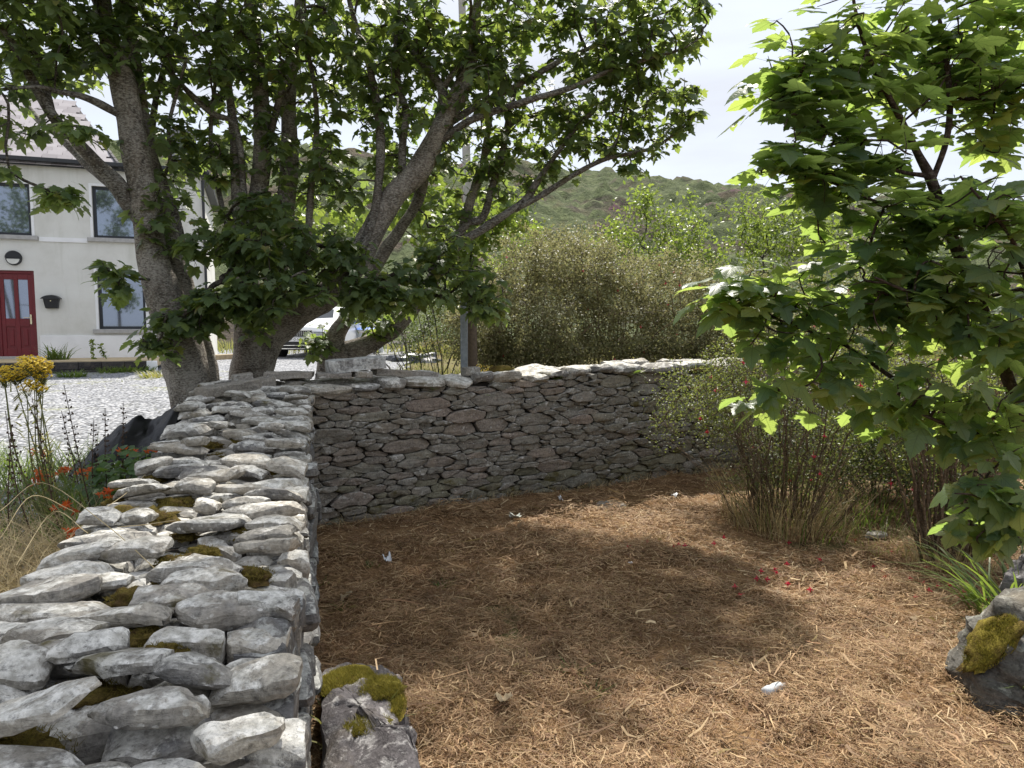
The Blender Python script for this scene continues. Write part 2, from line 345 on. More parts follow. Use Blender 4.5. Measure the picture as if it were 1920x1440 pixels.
# ------------------------------------------------------------------ terrain
WDX, WX0 = -.2737, -.08                                          # right face of the near wall in plan: x = WX0 + WDX*y
def face_x(y): return WX0+WDX*y
FACE = np.array([G(585, 990)[:2], G(940, 935)[:2], G(1100, 915)[:2], G(1340, 880)[:2], (3.7, 8.35), (5.3, 8.55), (7.2, 8.3), (9, 7.6)])
def back_y(x): return np.interp(x, FACE[:, 0], FACE[:, 1])
def yard_z(x, y): return .42+.0105*np.clip(y, 0, 60)
def inner_z(x, y):
    p = np.stack([x, y, 0*x], -1)
    return .035*fbm(p*.8, 2, 3)+.018*fbm(p*3.5, 3, 9)
CREST = np.array([(-900, 330), (-200, 292), (300, 272), (520, 286), (700, 306), (1000, 316), (1150, 325), (1250, 338), (1340, 352), (1440, 358), (1700, 384), (2200, 430), (3000, 470)], float)
def ground_z(x, y):
    inside = (x > face_x(y)-.35) & ((y < back_y(x)+.3))
    d = np.where(x > face_x(y), np.maximum(0, (y-back_y(x)-.3)), np.maximum(0, face_x(y)-.35-x))
    z = np.where(inside, -.03, -.03+(yard_z(x, y)+.01)*smooth(d/.25))
    return z
ang = np.linspace(-math.pi, math.pi, 241); rad_ = np.concatenate([[.01], np.geomspace(.6, 900, 110)])
A, R = np.meshgrid(ang[:-1], rad_); X = R*np.sin(A); Y = R*np.cos(A); Z = ground_z(X, Y)
na = len(ang)-1; nr = len(rad_)
idx = np.arange(nr*na).reshape(nr, na)
F = np.stack([idx[:-1], np.roll(idx, -1, 1)[:-1], np.roll(idx, -1, 1)[1:], idx[1:]], -1).reshape(-1, 4)
def meadow_m():
    t = NT('rough_ground'); v = t.n('TexCoord').outputs['Object']
    n = t.noise(v, .6, 6, .6); f = t.noise(v, 30, 4, .7)
    c = t.ramp(n, [(.3, (.09,.10,.03)), (.5, (.16,.14,.06)), (.7, (.11,.075,.04))]); c = t.mix(1, c, t.ramp(f, [(.25, .6), (.75, 1.4)]), 'MULTIPLY')
    return t.done(t.bsdf(c, .95, .1, t.bump(f, .8, .03)))
o = mesh('ground', np.stack([X, Y, Z], -1).reshape(-1, 3), F, meadow_m(), smooth_shade=True); tag(o, kind='structure')

# hill: heather and bracken mounds rising to the crest
na_, ny_ = 560, 230
tt = np.linspace(-2.2, 2.4, na_); yy = np.geomspace(26, 230, ny_); TT, YY = np.meshgrid(tt, yy)
crow = np.interp(960+FPX*tt, CREST[:, 0], CREST[:, 1])
celev = np.array([ray(960+FPX*t_, r_)[2]/ray(960+FPX*t_, r_)[1] for t_, r_ in zip(tt, crow)])
YC = 115.
zc_ = CAMH+YC*celev
s_ = (YY-26)/(YC-26)
HZ = .55+(zc_[None]-.55)*np.where(s_ < 1, s_**1.12, 1+.25*(s_-1))
HX = TT*YY
pp = np.stack([HX, YY, 0*HX], -1)
mound = np.abs(fbm(pp*np.array([.09, .07, 1]), 3, 5))*2.3+np.abs(fbm(pp*np.array([.33, .26, 1]), 3, 11))*1.5+.4*fbm(pp*.95, 3, 21)
HZ = HZ+(mound-1.2)*smooth((YY-30)/25)*.85
idx = np.arange(ny_*na_).reshape(ny_, na_)
F = np.stack([idx[:-1, :-1], idx[:-1, 1:], idx[1:, 1:], idx[1:, :-1]], -1).reshape(-1, 4)
def hill_m():
    t = NT('heather_hillside'); v = t.n('TexCoord').outputs['Object']
    n1 = t.noise(v, .10, 5, .6, .5); n2 = t.noise(v, .55, 5, .65); n3 = t.noise(v, 3.2, 4, .7)
    g = t.ramp(n2, [(.3, (.05,.066,.032)), (.5, (.105,.13,.06)), (.68, (.17,.195,.095))])
    br = t.ramp(n2, [(.35, (.05,.04,.036)), (.65, (.15,.125,.085))])
    c = t.mix(t.ramp(n1, [(.50, 0.), (.60, 1.)]), g, br)
    hea = t.math('MULTIPLY', t.ramp(t.noise(v, .22, 4, .6), [(.60, 0.), (.66, 1.)]), t.ramp(n3, [(.4, 0.), (.6, .7)]))
    c = t.mix(hea, c, (.19,.07,.13)); c = t.mix(1, c, t.ramp(n3, [(.25, .6), (.75, 1.4)]), 'MULTIPLY')
    return t.done(t.bsdf(c, .95, .1, t.bump(n3, 1., .5)))
o = mesh('hill', np.stack([HX, YY, HZ], -1).reshape(-1, 3), F, hill_m(), smooth_shade=True); tag(o, kind='structure')
def hill_at(px, Y):
    j = int(np.clip(np.interp((px-960)/FPX, tt, np.arange(na_)), 0, na_-1)); i = int(np.clip(np.interp(Y, yy, np.arange(ny_)), 0, ny_-1)); return np.array([HX[i, j], YY[i, j], HZ[i, j]])

# gravel yard (left, in front of the house)
xs = np.linspace(-24, 3, 110); ys = np.linspace(2.0, 30, 150); X, Y = np.meshgrid(xs, ys)
keep = X < face_x(Y)-.55-np.where(Y > 5.4, 0, 0)
keep = keep | ((Y > back_y(X)+.7) & (X < -1.2-.11*(Y-6)) )
Z = np.where(Y < 1e9, yard_z(X, Y), 0)+.02+.012*fbm(np.stack([X, Y, 0*X], -1)*1.2, 3, 4)
idx = np.arange(X.size).reshape(X.shape)
F = np.stack([idx[:-1, :-1], idx[:-1, 1:], idx[1:, 1:], idx[1:, :-1]], -1).reshape(-1, 4)
kf = keep.ravel()[F].all(1)
def gravel_m():
    t = NT('white_gravel'); v = t.n('TexCoord').outputs['Object']
    vo = t.n('TexVoronoi', feature='F1'); t.l(v, vo.inputs['Vector']); vo.inputs['Scale'].default_value = 26
    sp = t.n('SeparateColor'); t.l(vo.outputs['Color'], sp.inputs[0])
    c = t.ramp(sp.outputs[0], [(0, (.13,.135,.15)), (.3, (.30,.31,.335)), (.7, (.46,.47,.50)), (1, (.62,.62,.63))])
    e = t.ramp(vo.outputs['Distance'], [(.35, 1.), (.75, .28)]); c = t.mix(1, c, e, 'MULTIPLY')
    w_ = t.math('MULTIPLY', t.ramp(t.noise(v, .8, 5, .65), [(.56, 0.), (.66, 1.)]), t.ramp(t.noise(v, 14, 3, .6), [(.45, 0.), (.6, .8)]))
    c = t.mix(w_, c, (.26,.27,.10))
    return t.done(t.bsdf(c, .85, .2, t.bump(t.math('SUBTRACT', 1., vo.outputs['Distance']), 1., .02)))
o = mesh('gravel_yard', np.stack([X, Y, Z], -1).reshape(-1, 3), F[kf], gravel_m(), smooth_shade=True); tag(o, kind='structure')

# enclosure floor
xs = np.arange(-1.9, 9.1, .06); ys = np.arange(-1.5, 8.9, .06); X, Y = np.meshgrid(xs, ys)
keep = (X > face_x(Y)-.3) & (Y < back_y(X)+.25)
Z = inner_z(X, Y)
idx = np.arange(X.size).reshape(X.shape)
F = np.stack([idx[:-1, :-1], idx[:-1, 1:], idx[1:, 1:], idx[1:, :-1]], -1).reshape(-1, 4)
kf = keep.ravel()[F].all(1)
def soil_m():
    t = NT('matted_soil'); v = t.n('TexCoord').outputs['Object']
    n = t.noise(v, 2.2, 5, .6); f = t.noise(v, 60, 4, .7); s1 = t.noise(t.mapping(v, (90, 14, 1), rot=(0, 0, .6)), 1., 3, .6); s2 = t.noise(t.mapping(v, (90, 14, 1), rot=(0, 0, -.9)), 1., 3, .6)
    c = t.ramp(n, [(.3, (.095,.052,.028)), (.5, (.19,.11,.056)), (.72, (.29,.185,.095))])
    c = t.mix(t.ramp(t.math('MAXIMUM', s1, s2), [(.55, 0.), (.68, .7)]), c, (.33,.215,.10)); c = t.mix(1, c, t.ramp(f, [(.25, .5), (.75, 1.4)]), 'MULTIPLY')
    return t.done(t.bsdf(c, .95, .1, t.bump(t.math('ADD', f, t.math('MAXIMUM', s1, s2)), .9, .012)))
o = mesh('enclosure_floor', np.stack([X, Y, Z], -1).reshape(-1, 3), F[kf], soil_m(), smooth_shade=True); tag(o, kind='structure')

# ------------------------------------------------------------------ stone cells
def clip(poly, n, c):
    out = []; m = len(poly)
    for i in range(m):
        a, b = poly[i], poly[(i+1) % m]; da = a@n-c; db = b@n-c
        if da <= 0: out.append(a)
        if (da < 0 < db) or (db < 0 < da): out.append(a+(b-a)*(da/(da-db)))
    return out
def cells(pts, wts, lo, hi, lloyd=1):
    """power diagram of pts in the box lo..hi"""
    for it in range(lloyd+1):
        polys = []
        for i in range(len(pts)):
            d = ((pts-pts[i])**2).sum(1); order = np.argsort(d)[1:28]
            poly = [np.array(q, float) for q in ((lo[0], lo[1]), (hi[0], lo[1]), (hi[0], hi[1]), (lo[0], hi[1]))]
            for j in order:
                n = pts[j]-pts[i]; c = (pts[j]@pts[j]-pts[i]@pts[i]-wts[j]+wts[i])/2
                poly = clip(poly, n, c)
                if len(poly) < 3: break
            polys.append(np.array(poly) if len(poly) > 2 else None)
        if it < lloyd:
            pts = np.array([p.mean(0)*.6+q*.4 if p is not None else q for p, q in zip(polys, pts)])
    return polys
def resample(poly, n, round_=2):
    q = poly
    for _ in range(round_): q = np.concatenate([np.stack([q*.8+np.roll(q, -1, 0)*.2, q*.2+np.roll(q, -1, 0)*.8], 1).reshape(-1, 2)])
    d = np.linalg.norm(np.roll(q, -1, 0)-q, axis=1); s = np.concatenate([[0], np.cumsum(d)]); qq = np.vstack([q, q[:1]])
    u = np.linspace(0, s[-1], n, endpoint=False)
    return np.stack([np.interp(u, s, qq[:, 0]), np.interp(u, s, qq[:, 1])], 1)
def stone(outline, z_levels, seed, amp, rough, tilt=(0, 0), chips=0):
    """outline (n,2); z_levels: list of (scale, z); returns closed local mesh, last level is filled by a centre vertex"""
    n = len(outline); c = outline.mean(0); V = []; F = []
    size = np.abs(outline-c).max(0)
    for k, (sc, z) in enumerate(z_levels):
        xy = c+(outline-c)*sc
        V.append(np.column_stack([xy, np.full(n, z)]))
    V.append(np.array([[c[0], c[1], z_levels[-1][1]]])); V = np.concatenate(V)
    ntop = len(z_levels)
    for k in range(ntop-1):
        for j in range(n): a = k*n+j; b = k*n+(j+1) % n; F.append((a, b, b+n, a+n))
    top = (ntop-1)*n; cc = len(V)-1
    for j in range(n): F.append((top+j, top+(j+1) % n, cc))
    F.append(tuple(range(n))[::-1])
    if chips:
        r = np.random.default_rng(int(seed)+77)
        for _ in range(chips):
            a = r.uniform(0, 6.283); dr_ = np.array([math.cos(a), math.sin(a)]); pr = (V[:, :2]-c)@dr_; lim = np.abs(pr).max()*r.uniform(.45, .88)
            k_ = np.maximum(0, pr-lim); V[:, 2] -= k_*r.uniform(.1, .7)*(V[:, 2] > z_levels[2][1]-1e-6)
    q = V*np.array([1, 1, 1.4])+seed*3.17
    d = np.stack([fbm(q*rough, 3, 1), fbm(q*rough, 3, 2), fbm(q*rough*1.3, 3, 3)], 1)
    V = V+d*amp*np.array([1, 1, .9])+np.stack([fbm(q*rough*3.3+s_, 2, s_) for s_ in (11, 12, 13)], 1)*amp*.45
    V[:, 2] += (V[:, 0]-c[0])*tilt[0]+(V[:, 1]-c[1])*tilt[1]
    return V, F, c
def visible_top(lst, nmax):
    """lst of dicts with world centre 'c' and 'size': indices of those that show largest"""
    c = np.array([s['c'] for s in lst]); x, y, z = project(c); sc = np.array([s['size'] for s in lst])/np.maximum(z, .3)*inframe(c, 60)
    return set(np.argsort(-sc)[:nmax].tolist())
def place_stones(wall, lst, nmax=296, stuff_name='small_stones'):
    top = visible_top(lst, nmax); rest = {}
    for i, s in enumerate(lst):
        if i in top:
            me = rawmesh('stone', s['V']-s['c'], s['F'], s['mat'], smooth_shade=True, sharp=24)
            link('stone', me, wall, s['c'])
        else: rest.setdefault(s['mat'].name, []).append(s)
    for k, ss in rest.items():
        b = MB()
        for s in ss: b.add(s['V'], s['F'])
        o = b.build(stuff_name, ss[0]['mat'], wall, smooth_shade=True, sharp=24); o['kind'] = 'stuff'

# ------------------------------------------------------------------ near wall (left)
wall_h_y = np.array([-2, .6, 1.5, 2.6, 3.4, 4.2, 4.8, 5.5, 6.2]); wall_h_z = np.array([.755, .775, .795, .81, .84, .93, 1.025, 1.10, 1.105])
def wall_h(y): return np.interp(y, wall_h_y, wall_h_z)
wdir = nrm(np.array([WDX, 1.0])); wnor = np.array([wdir[1], -wdir[0]])     # wnor points to the enclosure
WW = .74
near_wall = thing('dry_stone_wall', 'low dry stone wall in the foreground topped with pale lichened slabs', 'wall', (face_x(2.5)-.4, 2.5, 0), 'dry stone walls round the enclosure')
def wpt(t, off, z):                                             # t metres along the wall (by y), off from the right face to the left
    y = t; x = face_x(y); p = np.array([x, y])-wnor*off; return np.array([p[0], p[1], z])
b = MB(); ts = np.linspace(-.4, 6.0, 26)
V = []
for t_ in ts:
    h = wall_h(t_)
    for off, z in ((.05, -.1), (.05, h-.10), (.2, h-.075), (WW-.2, h-.075), (WW-.03, h-.12), (WW-.0, .2)): V.append(wpt(t_, off, z))
F = []
for i in range(len(ts)-1):
    for j in range(5): a = i*6+j; F.append((a, a+1, a+7, a+6))
b.add(V, F); b.build('core', M['core'], near_wall)
lst = []
# capping slabs: two staggered layers
def cap_layer(su, sv, dz, seed, keep=1., grow=1.12, thick=(.045, .085), tone=1):
    r = np.random.default_rng(seed); L_ = 5.9
    pts = []; v = .25; row = 0
    while v < 6.15:
        u = .02+(row % 2)*su*.5*r.random()
        while u < WW+.04:
            pts.append((u+r.normal(0, su*.16), (v+r.normal(0, sv*.16)))); u += su*r.uniform(.75, 1.3)
        v += sv; row += 1
    pts = np.array(pts); sc = np.array([1., su/sv])
    wts = r.uniform(-.2, .25, len(pts))*su*su*.8
    polys = cells(pts*sc, wts, np.array([-.015, .15])*sc, np.array([WW+.10, 6.25])*sc, 1)
    for i, p in enumerate(polys):
        if p is None or r.random() > keep: continue
        p = p/sc; ext = np.ptp(p, axis=0)
        if ext.min() < .035: continue
        c = p.mean(0); p = c+(p-c)*(grow*r.uniform(.95, 1.08))
        n = 34; ol = resample(p, n, 1)*.12+resample(p, n, 0)*.88
        ol = ol+np.stack([fbm(np.column_stack([ol*9, np.full(n, i*1.7)]), 3, 5), fbm(np.column_stack([ol*9, np.full(n, i*1.7+9)]), 3, 6)], 1)*.011
        # turn a little in plan
        a = r.normal(.18, .2)*min(1., max(.2, c[0]*4)); ca, sa = math.cos(a), math.sin(a); ol = c+(ol-c)@np.array([[ca, sa], [-sa, ca]])
        th = r.uniform(*thick)*(1.2 if c[1] < 2.6 else 1)
        lv = [(.80, -th), (.95, -th*.78), (1.0, -th*.5), (1.0, -th*.17), (.972, -.0015), (.80, .001), (.45, .003)]
        edge = (c[0]-WW/2)/(WW/2)
        tilt = (r.normal(.03, .10)-.16*max(0, edge-.35), r.normal(.01, .14))
        ol = ol+np.array([r.normal(0, .014), r.normal(0, .006)]); V, F, cc = stone(ol, lv, i+seed*100, .0065, 10, tilt, chips=7)
        h = wall_h(c[1])+dz+r.normal(0, .016)-.08*max(0, abs(edge)-.62)
        W = np.array([wpt(q[1], q[0], h+q[2]) for q in V])
        cw = W.mean(0)
        lst.append(dict(V=W, F=F, c=cw, size=ext.max(), mat=M['top_stone']))
cap_layer(.20, .115, -.030, 3, grow=.93, thick=(.07, .11))
cap_layer(.225, .108, .034, 4, keep=.56, grow=.95, thick=(.032, .055))
cap_layer(.19, .095, .072, 5, keep=.17, grow=.92, thick=(.028, .045))
# side towards the enclosure (seen nearly edge on): courses of slab ends
def face_cells(length, height, su, sv, seed, big=.08):
    r = np.random.default_rng(seed); pts = []; wt = []; v = sv*.5; row = 0
    while v < height:
        u = -su*.5*r.random(); s = su*r.uniform(.8, 1.25)
        while u < length+su*.5:
            pts.append((u+r.normal(0, su*.12), v+r.normal(0, sv*.22))); q = r.random()
            wt.append(r.uniform(-.35, .35)+(3.2 if q < big*.6 else (1.4 if q < big*1.6 else 0))); u += s*r.uniform(.45, 1.6)
        v += sv*r.uniform(.85, 1.15); row += 1
    pts = np.array(pts); asp = su/sv*.92; sc = np.array([1, asp])
    return [None if p is None else p/sc for p in cells(pts*sc, np.array(wt)*su*su*.35, np.array([-.05, -.06])*sc, np.array([length+.05, height])*sc, 1)]
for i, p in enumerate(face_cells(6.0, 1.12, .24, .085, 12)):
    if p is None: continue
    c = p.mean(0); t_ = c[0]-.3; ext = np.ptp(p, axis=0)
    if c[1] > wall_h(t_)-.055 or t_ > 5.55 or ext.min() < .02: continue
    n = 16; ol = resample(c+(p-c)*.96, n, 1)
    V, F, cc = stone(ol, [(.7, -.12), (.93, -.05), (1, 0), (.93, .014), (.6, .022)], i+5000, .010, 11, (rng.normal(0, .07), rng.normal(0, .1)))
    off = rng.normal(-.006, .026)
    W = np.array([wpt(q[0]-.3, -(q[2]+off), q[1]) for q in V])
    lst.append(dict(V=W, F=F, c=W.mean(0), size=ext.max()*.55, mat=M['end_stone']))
place_stones(near_wall, lst, 298)

# ------------------------------------------------------------------ back wall
seg = np.linalg.norm(np.diff(FACE, axis=0), axis=1); arc = np.concatenate([[0], np.cumsum(seg)])
BL = 9.0
def bxy(u): return np.array([np.interp(u, arc, FACE[:, 0]), np.interp(u, arc, FACE[:, 1])])
def bnor(u):
    t_ = nrm(bxy(min(u+.25, arc[-1]))-bxy(max(u-.25, 0))); return np.array([t_[1], -t_[0]])
tz = []
for x_, r_ in ((590, 731), (760, 722), (950, 713), (1060, 702), (1250, 690), (1340, 686)):
    a = (x_-960)/FPX
    for u in np.linspace(0, arc[-1], 600):
        q = bxy(u)
        if q[0]/q[1] >= a*.998: break
    tz.append((u, P(x_, r_, bxy(u)[1])[2]))
tz.append((arc[-1], tz[-1][1]-.1)); tz = np.array(tz)
def back_h(u): return np.interp(u, tz[:, 0], tz[:, 1])
back_wall = thing('dry_stone_wall', 'shaded dry stone wall of purple grey rubble closing the back of the enclosure', 'wall', (bxy(2.5)[0], bxy(2.5)[1]+.3, 0), 'dry stone walls round the enclosure')
def bpt(u, out, z):
    q = bxy(u)+bnor(u)*out; return np.array([q[0], q[1], z])
V = []; us = np.linspace(0, BL, 40)
for u in us:
    h = back_h(u)
    for out, z in ((-.05, -.15), (-.05, h-.02), (-.5, h-.02), (-.5, .1)): V.append(bpt(u, out, z))
F = []
for i in range(len(us)-1):
    for j in range(3): a = i*4+j; F.append((a, a+1, a+5, a+4))
MB().add(V, F).build('core', M['core'], back_wall)
lst = []; 
for i, p in enumerate(face_cells(BL, 1.30, .20, .052, 31, .10)):
    if p is None: continue
    c = p.mean(0); ext = np.ptp(p, axis=0)
    if c[1] > back_h(c[0])-.015 or ext.min() < .018 or c[0] < .0: continue
    n = 18; g = .992-.0022/ext.min()
    ol = resample(c+(p-c)*g, n, 1); ol = .15*ol+.85*resample(c+(p-c)*g, n, 0)
    ol = ol+np.stack([fbm(np.column_stack([ol*16, np.full(n, i*1.3)]), 2, 5), fbm(np.column_stack([ol*16, np.full(n, i*1.3+9)]), 2, 6)], 1)*.006
    V, F, cc = stone(ol, [(.8, -.13), (.97, -.05), (1.0, -.004), (.985, .005), (.88, .010), (.5, .012)], i+9000, .0085, 14, (rng.normal(0, .05), rng.normal(.02, .12)), chips=2)
    off = rng.normal(0, .012)
    W = np.array([bpt(q[0], q[2]+off, q[1]) for q in V])
    ol_ = (c[0] > 3.2 and rng.random() < .55) or (c[1] < .28 and rng.random() < .5)
    lst.append(dict(V=W, F=F, c=W.mean(0), size=ext.max(), mat=M['olive_stone'] if ol_ else M['face_stone']))
# capping of pale rounded slabs
u = -.05; i = 0
while u < BL:
    for k, (o0, o1) in enumerate(((.05, -.24), (-.2, -.52))):
        ln = rng.uniform(.20, .46); uu = u+rng.normal(0, .03)+k*.12; th = rng.uniform(.055, .105)
        n = 22; an = np.linspace(0, 2*math.pi, n, endpoint=False)
        e = 2.6; ol = np.stack([np.sign(np.cos(an))*np.abs(np.cos(an))**(2/e)*ln/2*1.04, np.sign(np.sin(an))*np.abs(np.sin(an))**(2/e)*abs(o1-o0)/2*1.05], 1)
        V, F, cc = stone(ol, [(.80, -th*.5), (.96, -th*.3), (1, 0), (.95, th*.32), (.75, th*.46), (.4, th*.5)], i*2+k+20000, .016, 8, (rng.normal(0, .06), rng.normal(.02, .08)))
        z0 = back_h(uu+ln/2)+th*.5-.03+rng.normal(0, .01)
        W = np.array([bpt(np.clip(uu+ln/2+q[0], -.3, BL+.5), (o0+o1)/2-q[1], z0+q[2]) for q in V])
        if uu+ln/2 < 0: W[:, :2] += np.array([uu+ln/2, 0])
        lst.append(dict(V=W, F=F, c=W.mean(0), size=ln*1.5, mat=M['top_stone']))
        if k == 0: step = ln*.97
    u += step; i += 1
place_stones(back_wall, lst, 299)

# moss cushions on the near wall and the back wall
def blob(c, sx, sy, sz, seed, amp=.25, rough=3., n=14, m=7, dome=True):
    V = []; F = []
    for i in range(m+1):
        ph = (math.pi/2 if dome else math.pi)*i/m
        for j in range(n):
            a = 2*math.pi*j/n; V.append((math.cos(a)*math.sin(ph)*sx, math.sin(a)*math.sin(ph)*sy, math.cos(ph)*sz))
    V = np.array(V); d = 1+amp*fbm(V/np.array([sx, sy, sz])*rough*.5+seed*2.3, 3, 8)
    V = V*d[:, None]
    V[:n] = V[:n].mean(0)
    for i in range(m):
        for j in range(n): a = i*n+j; b_ = i*n+(j+1) % n; F.append((a, a+n, b_+n, b_))
    return V+np.asarray(c), F
MOSSPTS = []
for px_, py_, w_ in ((470,1085,1.1),(325,1090,1),(330,1060,1),(140,1215,2.0),(255,1130,1.2),(300,1235,1),(460,1005,1.2),(270,975,1.6),(240,970,1.4),(330,950,1.3),(505,890,1),(420,895,.9),(395,805,1),(460,812,1.4),(255,915,1.3),(290,905,.8),(490,935,1),(480,740,1.2),(150,1320,1.4),(20,1420,1.5),(225,1320,.8),(380,1040,.8),(520,785,.6),(430,920,.8),(410,860,.7),(345,1010,.8),(220,945,.8),(270,1200,.9)):
    z = .9
    for _ in range(4):
        g_ = G(px_, py_, z); z = wall_h(g_[1])-.025
    V, F = blob((g_[0], g_[1], z-.002), .066*w_, .05*w_, .03*w_**.5, px_, .5, 5.5, 32, 9)
    mesh('moss_cushion', V, F, M['moss'], near_wall, smooth_shade=True); MOSSPTS.append((g_[0], g_[1], z, .066*w_, .05*w_, .03*w_**.5))
for px_, u_ in ((935, None), (1320, None)):
    g_ = P(px_, 694, 6.6 if px_ < 1000 else 7.6); V, F = blob((g_[0], g_[1]+.05, g_[2]-.02), .15, .07, .045, px_, .5); mesh('moss_cushion', V, F, M['moss'], back_wall, smooth_shade=True)

# loose slabs lying on the wall corner
def slab(name, label, cat, pa, pb, Y, h, d, mat, group=None):
    a = P(*pa, Y[0]); b_ = P(*pb, Y[1]); c = (a+b_)/2; v = b_-a; ln = np.linalg.norm(v)
    R = np.column_stack([nrm(v), nrm(np.cross([0, 0, 1], v)), np.cross(nrm(v), nrm(np.cross([0, 0, 1], v)))])
    nx = max(3, int(ln/.05)); V = []; F = []
    prof = np.array([(-.5,-.5), (-.2,-.5), (.2,-.5), (.5,-.5), (.5,0), (.5,.5), (.2,.5), (-.2,.5), (-.5,.5), (-.5,0)])
    m = len(prof)
    for i in range(nx+1):
        for q in prof: V.append(((i/nx-.5)*ln, q[0]*d*.985, q[1]*h))
    V = np.array(V); V += np.stack([fbm(V*14+ln*9, 3, s) for s in (1, 2, 3)], 1)*np.array([.012, .006, .006])
    for i in range(nx):
        for j in range(m): p_ = i*m+j; q_ = i*m+(j+1) % m; F.append((p_, q_, q_+m, p_+m))
    F.append(tuple(range(m))[::-1]); F.append(tuple(range(nx*m, nx*m+m)))
    o = mesh(name, V@R.T+c, F, mat, smooth_shade=True, sharp=32); tag(o, label, cat, group)
    b2 = o.modifiers.new('bevel', 'BEVEL'); b2.width = .006; b2.segments = 2; b2.limit_method = 'ANGLE'; b2.angle_limit = math.radians(45)
    return o
SG = 'slabs lying loose on the wall corner'
slab('concrete_beam', 'long brown concrete beam slanting along the wall top beside the tree trunk', 'beam', (376, 738), (505, 715), (5.0, 5.5), .075, .16, M['concrete'], SG)
slab('concrete_block', 'short brown block propped on the slanting concrete beam', 'block', (436, 711), (473, 705), (5.55, 5.62), .055, .15, M['concrete'], SG)
slab('concrete_slab', 'flat brown slab lying level at the wall corner before the second trunk', 'slab', (497, 703), (588, 703), (5.72, 5.8), .05, .2, M['concrete'], SG)
slab('concrete_slab', 'flat brown slab lying under the left end of the whitewashed block', 'slab', (594, 704), (657, 703), (5.7, 5.8), .045, .2, M['concrete'], SG)
slab('whitewashed_block', 'tilted whitewashed block resting on small stones at the wall corner', 'block', (613, 689), (718, 678), (5.75, 5.95), .105, .2, M['whitewash'], SG)
slab('prop_stone', 'small pale stone propping up the whitewashed block', 'stone', (664, 702), (694, 701), (5.78, 5.85), .05, .16, M['top_stone'], SG)
slab('concrete_beam', 'weathered grey beam lying on the back wall right of the whitewashed block', 'beam', (700, 697), (815, 704), (5.98, 6.3), .06, .16, M['concrete'], SG)
slab('coping_stone', 'rounded brown stone on the wall top at the foot of the grey post', 'stone', (868, 697), (897, 695), (6.45, 6.5), .07, .16, M['concrete'])

# ------------------------------------------------------------------ boulders
def boulder(name, label, pts_top, base_z, seed, mat, n=40, amp=.05):
    """pts_top: outline of the top (world xyz list, anticlockwise)"""
    q = np.array(pts_top, float); c = q.mean(0)
    q2 = catmull(np.vstack([q, q[:1]]), 14)[:-1]
    V = []; F = []; m = len(q2)
    lev = [(1.12, 0.), (1.11, .13), (1.09, .27), (1.07, .42), (1.05, .56), (1.02, .72), (.99, .86), (.95, .95), (.88, .99), (.78, 1.02), (.66, 1.04), (.54, 1.05), (.42, 1.06), (.3, 1.07), (.18, 1.07), (.08, 1.07)]
    for s_, t_ in lev:
        for p in q2: V.append((c[0]+(p[0]-c[0])*s_, c[1]+(p[1]-c[1])*s_, base_z+(p[2]-base_z)*t_*(1 if t_ < .9 else 1)))
    V.append((c[0], c[1], base_z+(c[2]-base_z)*1.07)); V = np.array(V)
    V += np.stack([fbm(V*5+seed, 5, s) for s in (1, 2, 3)], 1)*amp+np.stack([np.abs(fbm(V*16+seed, 3, s)) for s in (4, 5, 6)], 1)*amp*.5
    for i in range(len(lev)-1):
        for j in range(m): a = i*m+j; b_ = i*m+(j+1) % m; F.append((a, b_, b_+m, a+m))
    for j in range(m): F.append(((len(lev)-1)*m+j, (len(lev)-1)*m+(j+1) % m, len(V)-1))
    root = thing('boulder', label, 'boulder', (c[0], c[1], base_z))
    mesh('stone', V, F, mat, root, smooth_shade=True, sharp=40)
    return root, V
def blades(base, hgt, wid, lean, curl, seg=3, r=rng, yaw=None):
    """curved tapering blades; base (n,3); returns V, F(quads), per-vertex repeat count"""
    n = len(base); a = r.uniform(0, 2*math.pi, n) if yaw is None else yaw
    d = np.stack([np.cos(a), np.sin(a), 0*a], 1); sd_ = np.stack([-np.sin(a), np.cos(a), 0*a], 1)
    tw = r.uniform(-.9, .9, n); sd_ = sd_*np.cos(tw)[:, None]+d*np.sin(tw)[:, None]
    V = np.zeros((n, (seg+1)*2, 3))
    for k in range(seg+1):
        t_ = k/seg; hh = hgt*(t_-curl*.5*t_**3); out = lean*hgt*t_+curl*hgt*.75*t_**2
        c = base+d*out[:, None]+np.array([0, 0, 1.])*hh[:, None]; w_ = wid*(1-t_**1.7*.92)/2
        V[:, 2*k] = c-sd_*w_[:, None]; V[:, 2*k+1] = c+sd_*w_[:, None]
    q = np.array([(2*k, 2*k+1, 2*k+3, 2*k+2) for k in range(seg)])
    F = (q[None]+(np.arange(n)*(seg+1)*2)[:, None, None]).reshape(-1, 4)
    return V.reshape(-1, 3), F, (seg+1)*2
def blade_obj(name, base, hgt, wid, lean, curl, mat, parent=None, seg=3, yaw=None):
    n = len(base); f = lambda v: np.broadcast_to(np.asarray(v, float), (n,)).copy()
    V, F, k = blades(np.asarray(base, float), f(hgt), f(wid), f(lean), f(curl), seg, yaw=yaw)
    return mesh(name, V, F, mat, parent, tint=np.repeat(rng.random(n), k))
mb_ = []
for (x_, y_, z_, rx_, ry_, rz_) in MOSSPTS:
    n = int(420*rx_/.066); a = rng.uniform(0, 6.283, n); r_ = np.sqrt(rng.random(n))*1.22; mb_.append(np.stack([x_+np.cos(a)*r_*rx_, y_+np.sin(a)*r_*ry_, z_-.002+rz_*np.sqrt(np.maximum(0, 1-(r_/1.15)**2))], 1))
mb_ = np.concatenate(mb_); n = len(mb_)
blade_obj('moss_fibre', mb_, rng.uniform(.006, .016, n), .0026, .6, .5, M['moss_dark_fibre'], near_wall, 1)['kind'] = 'stuff'
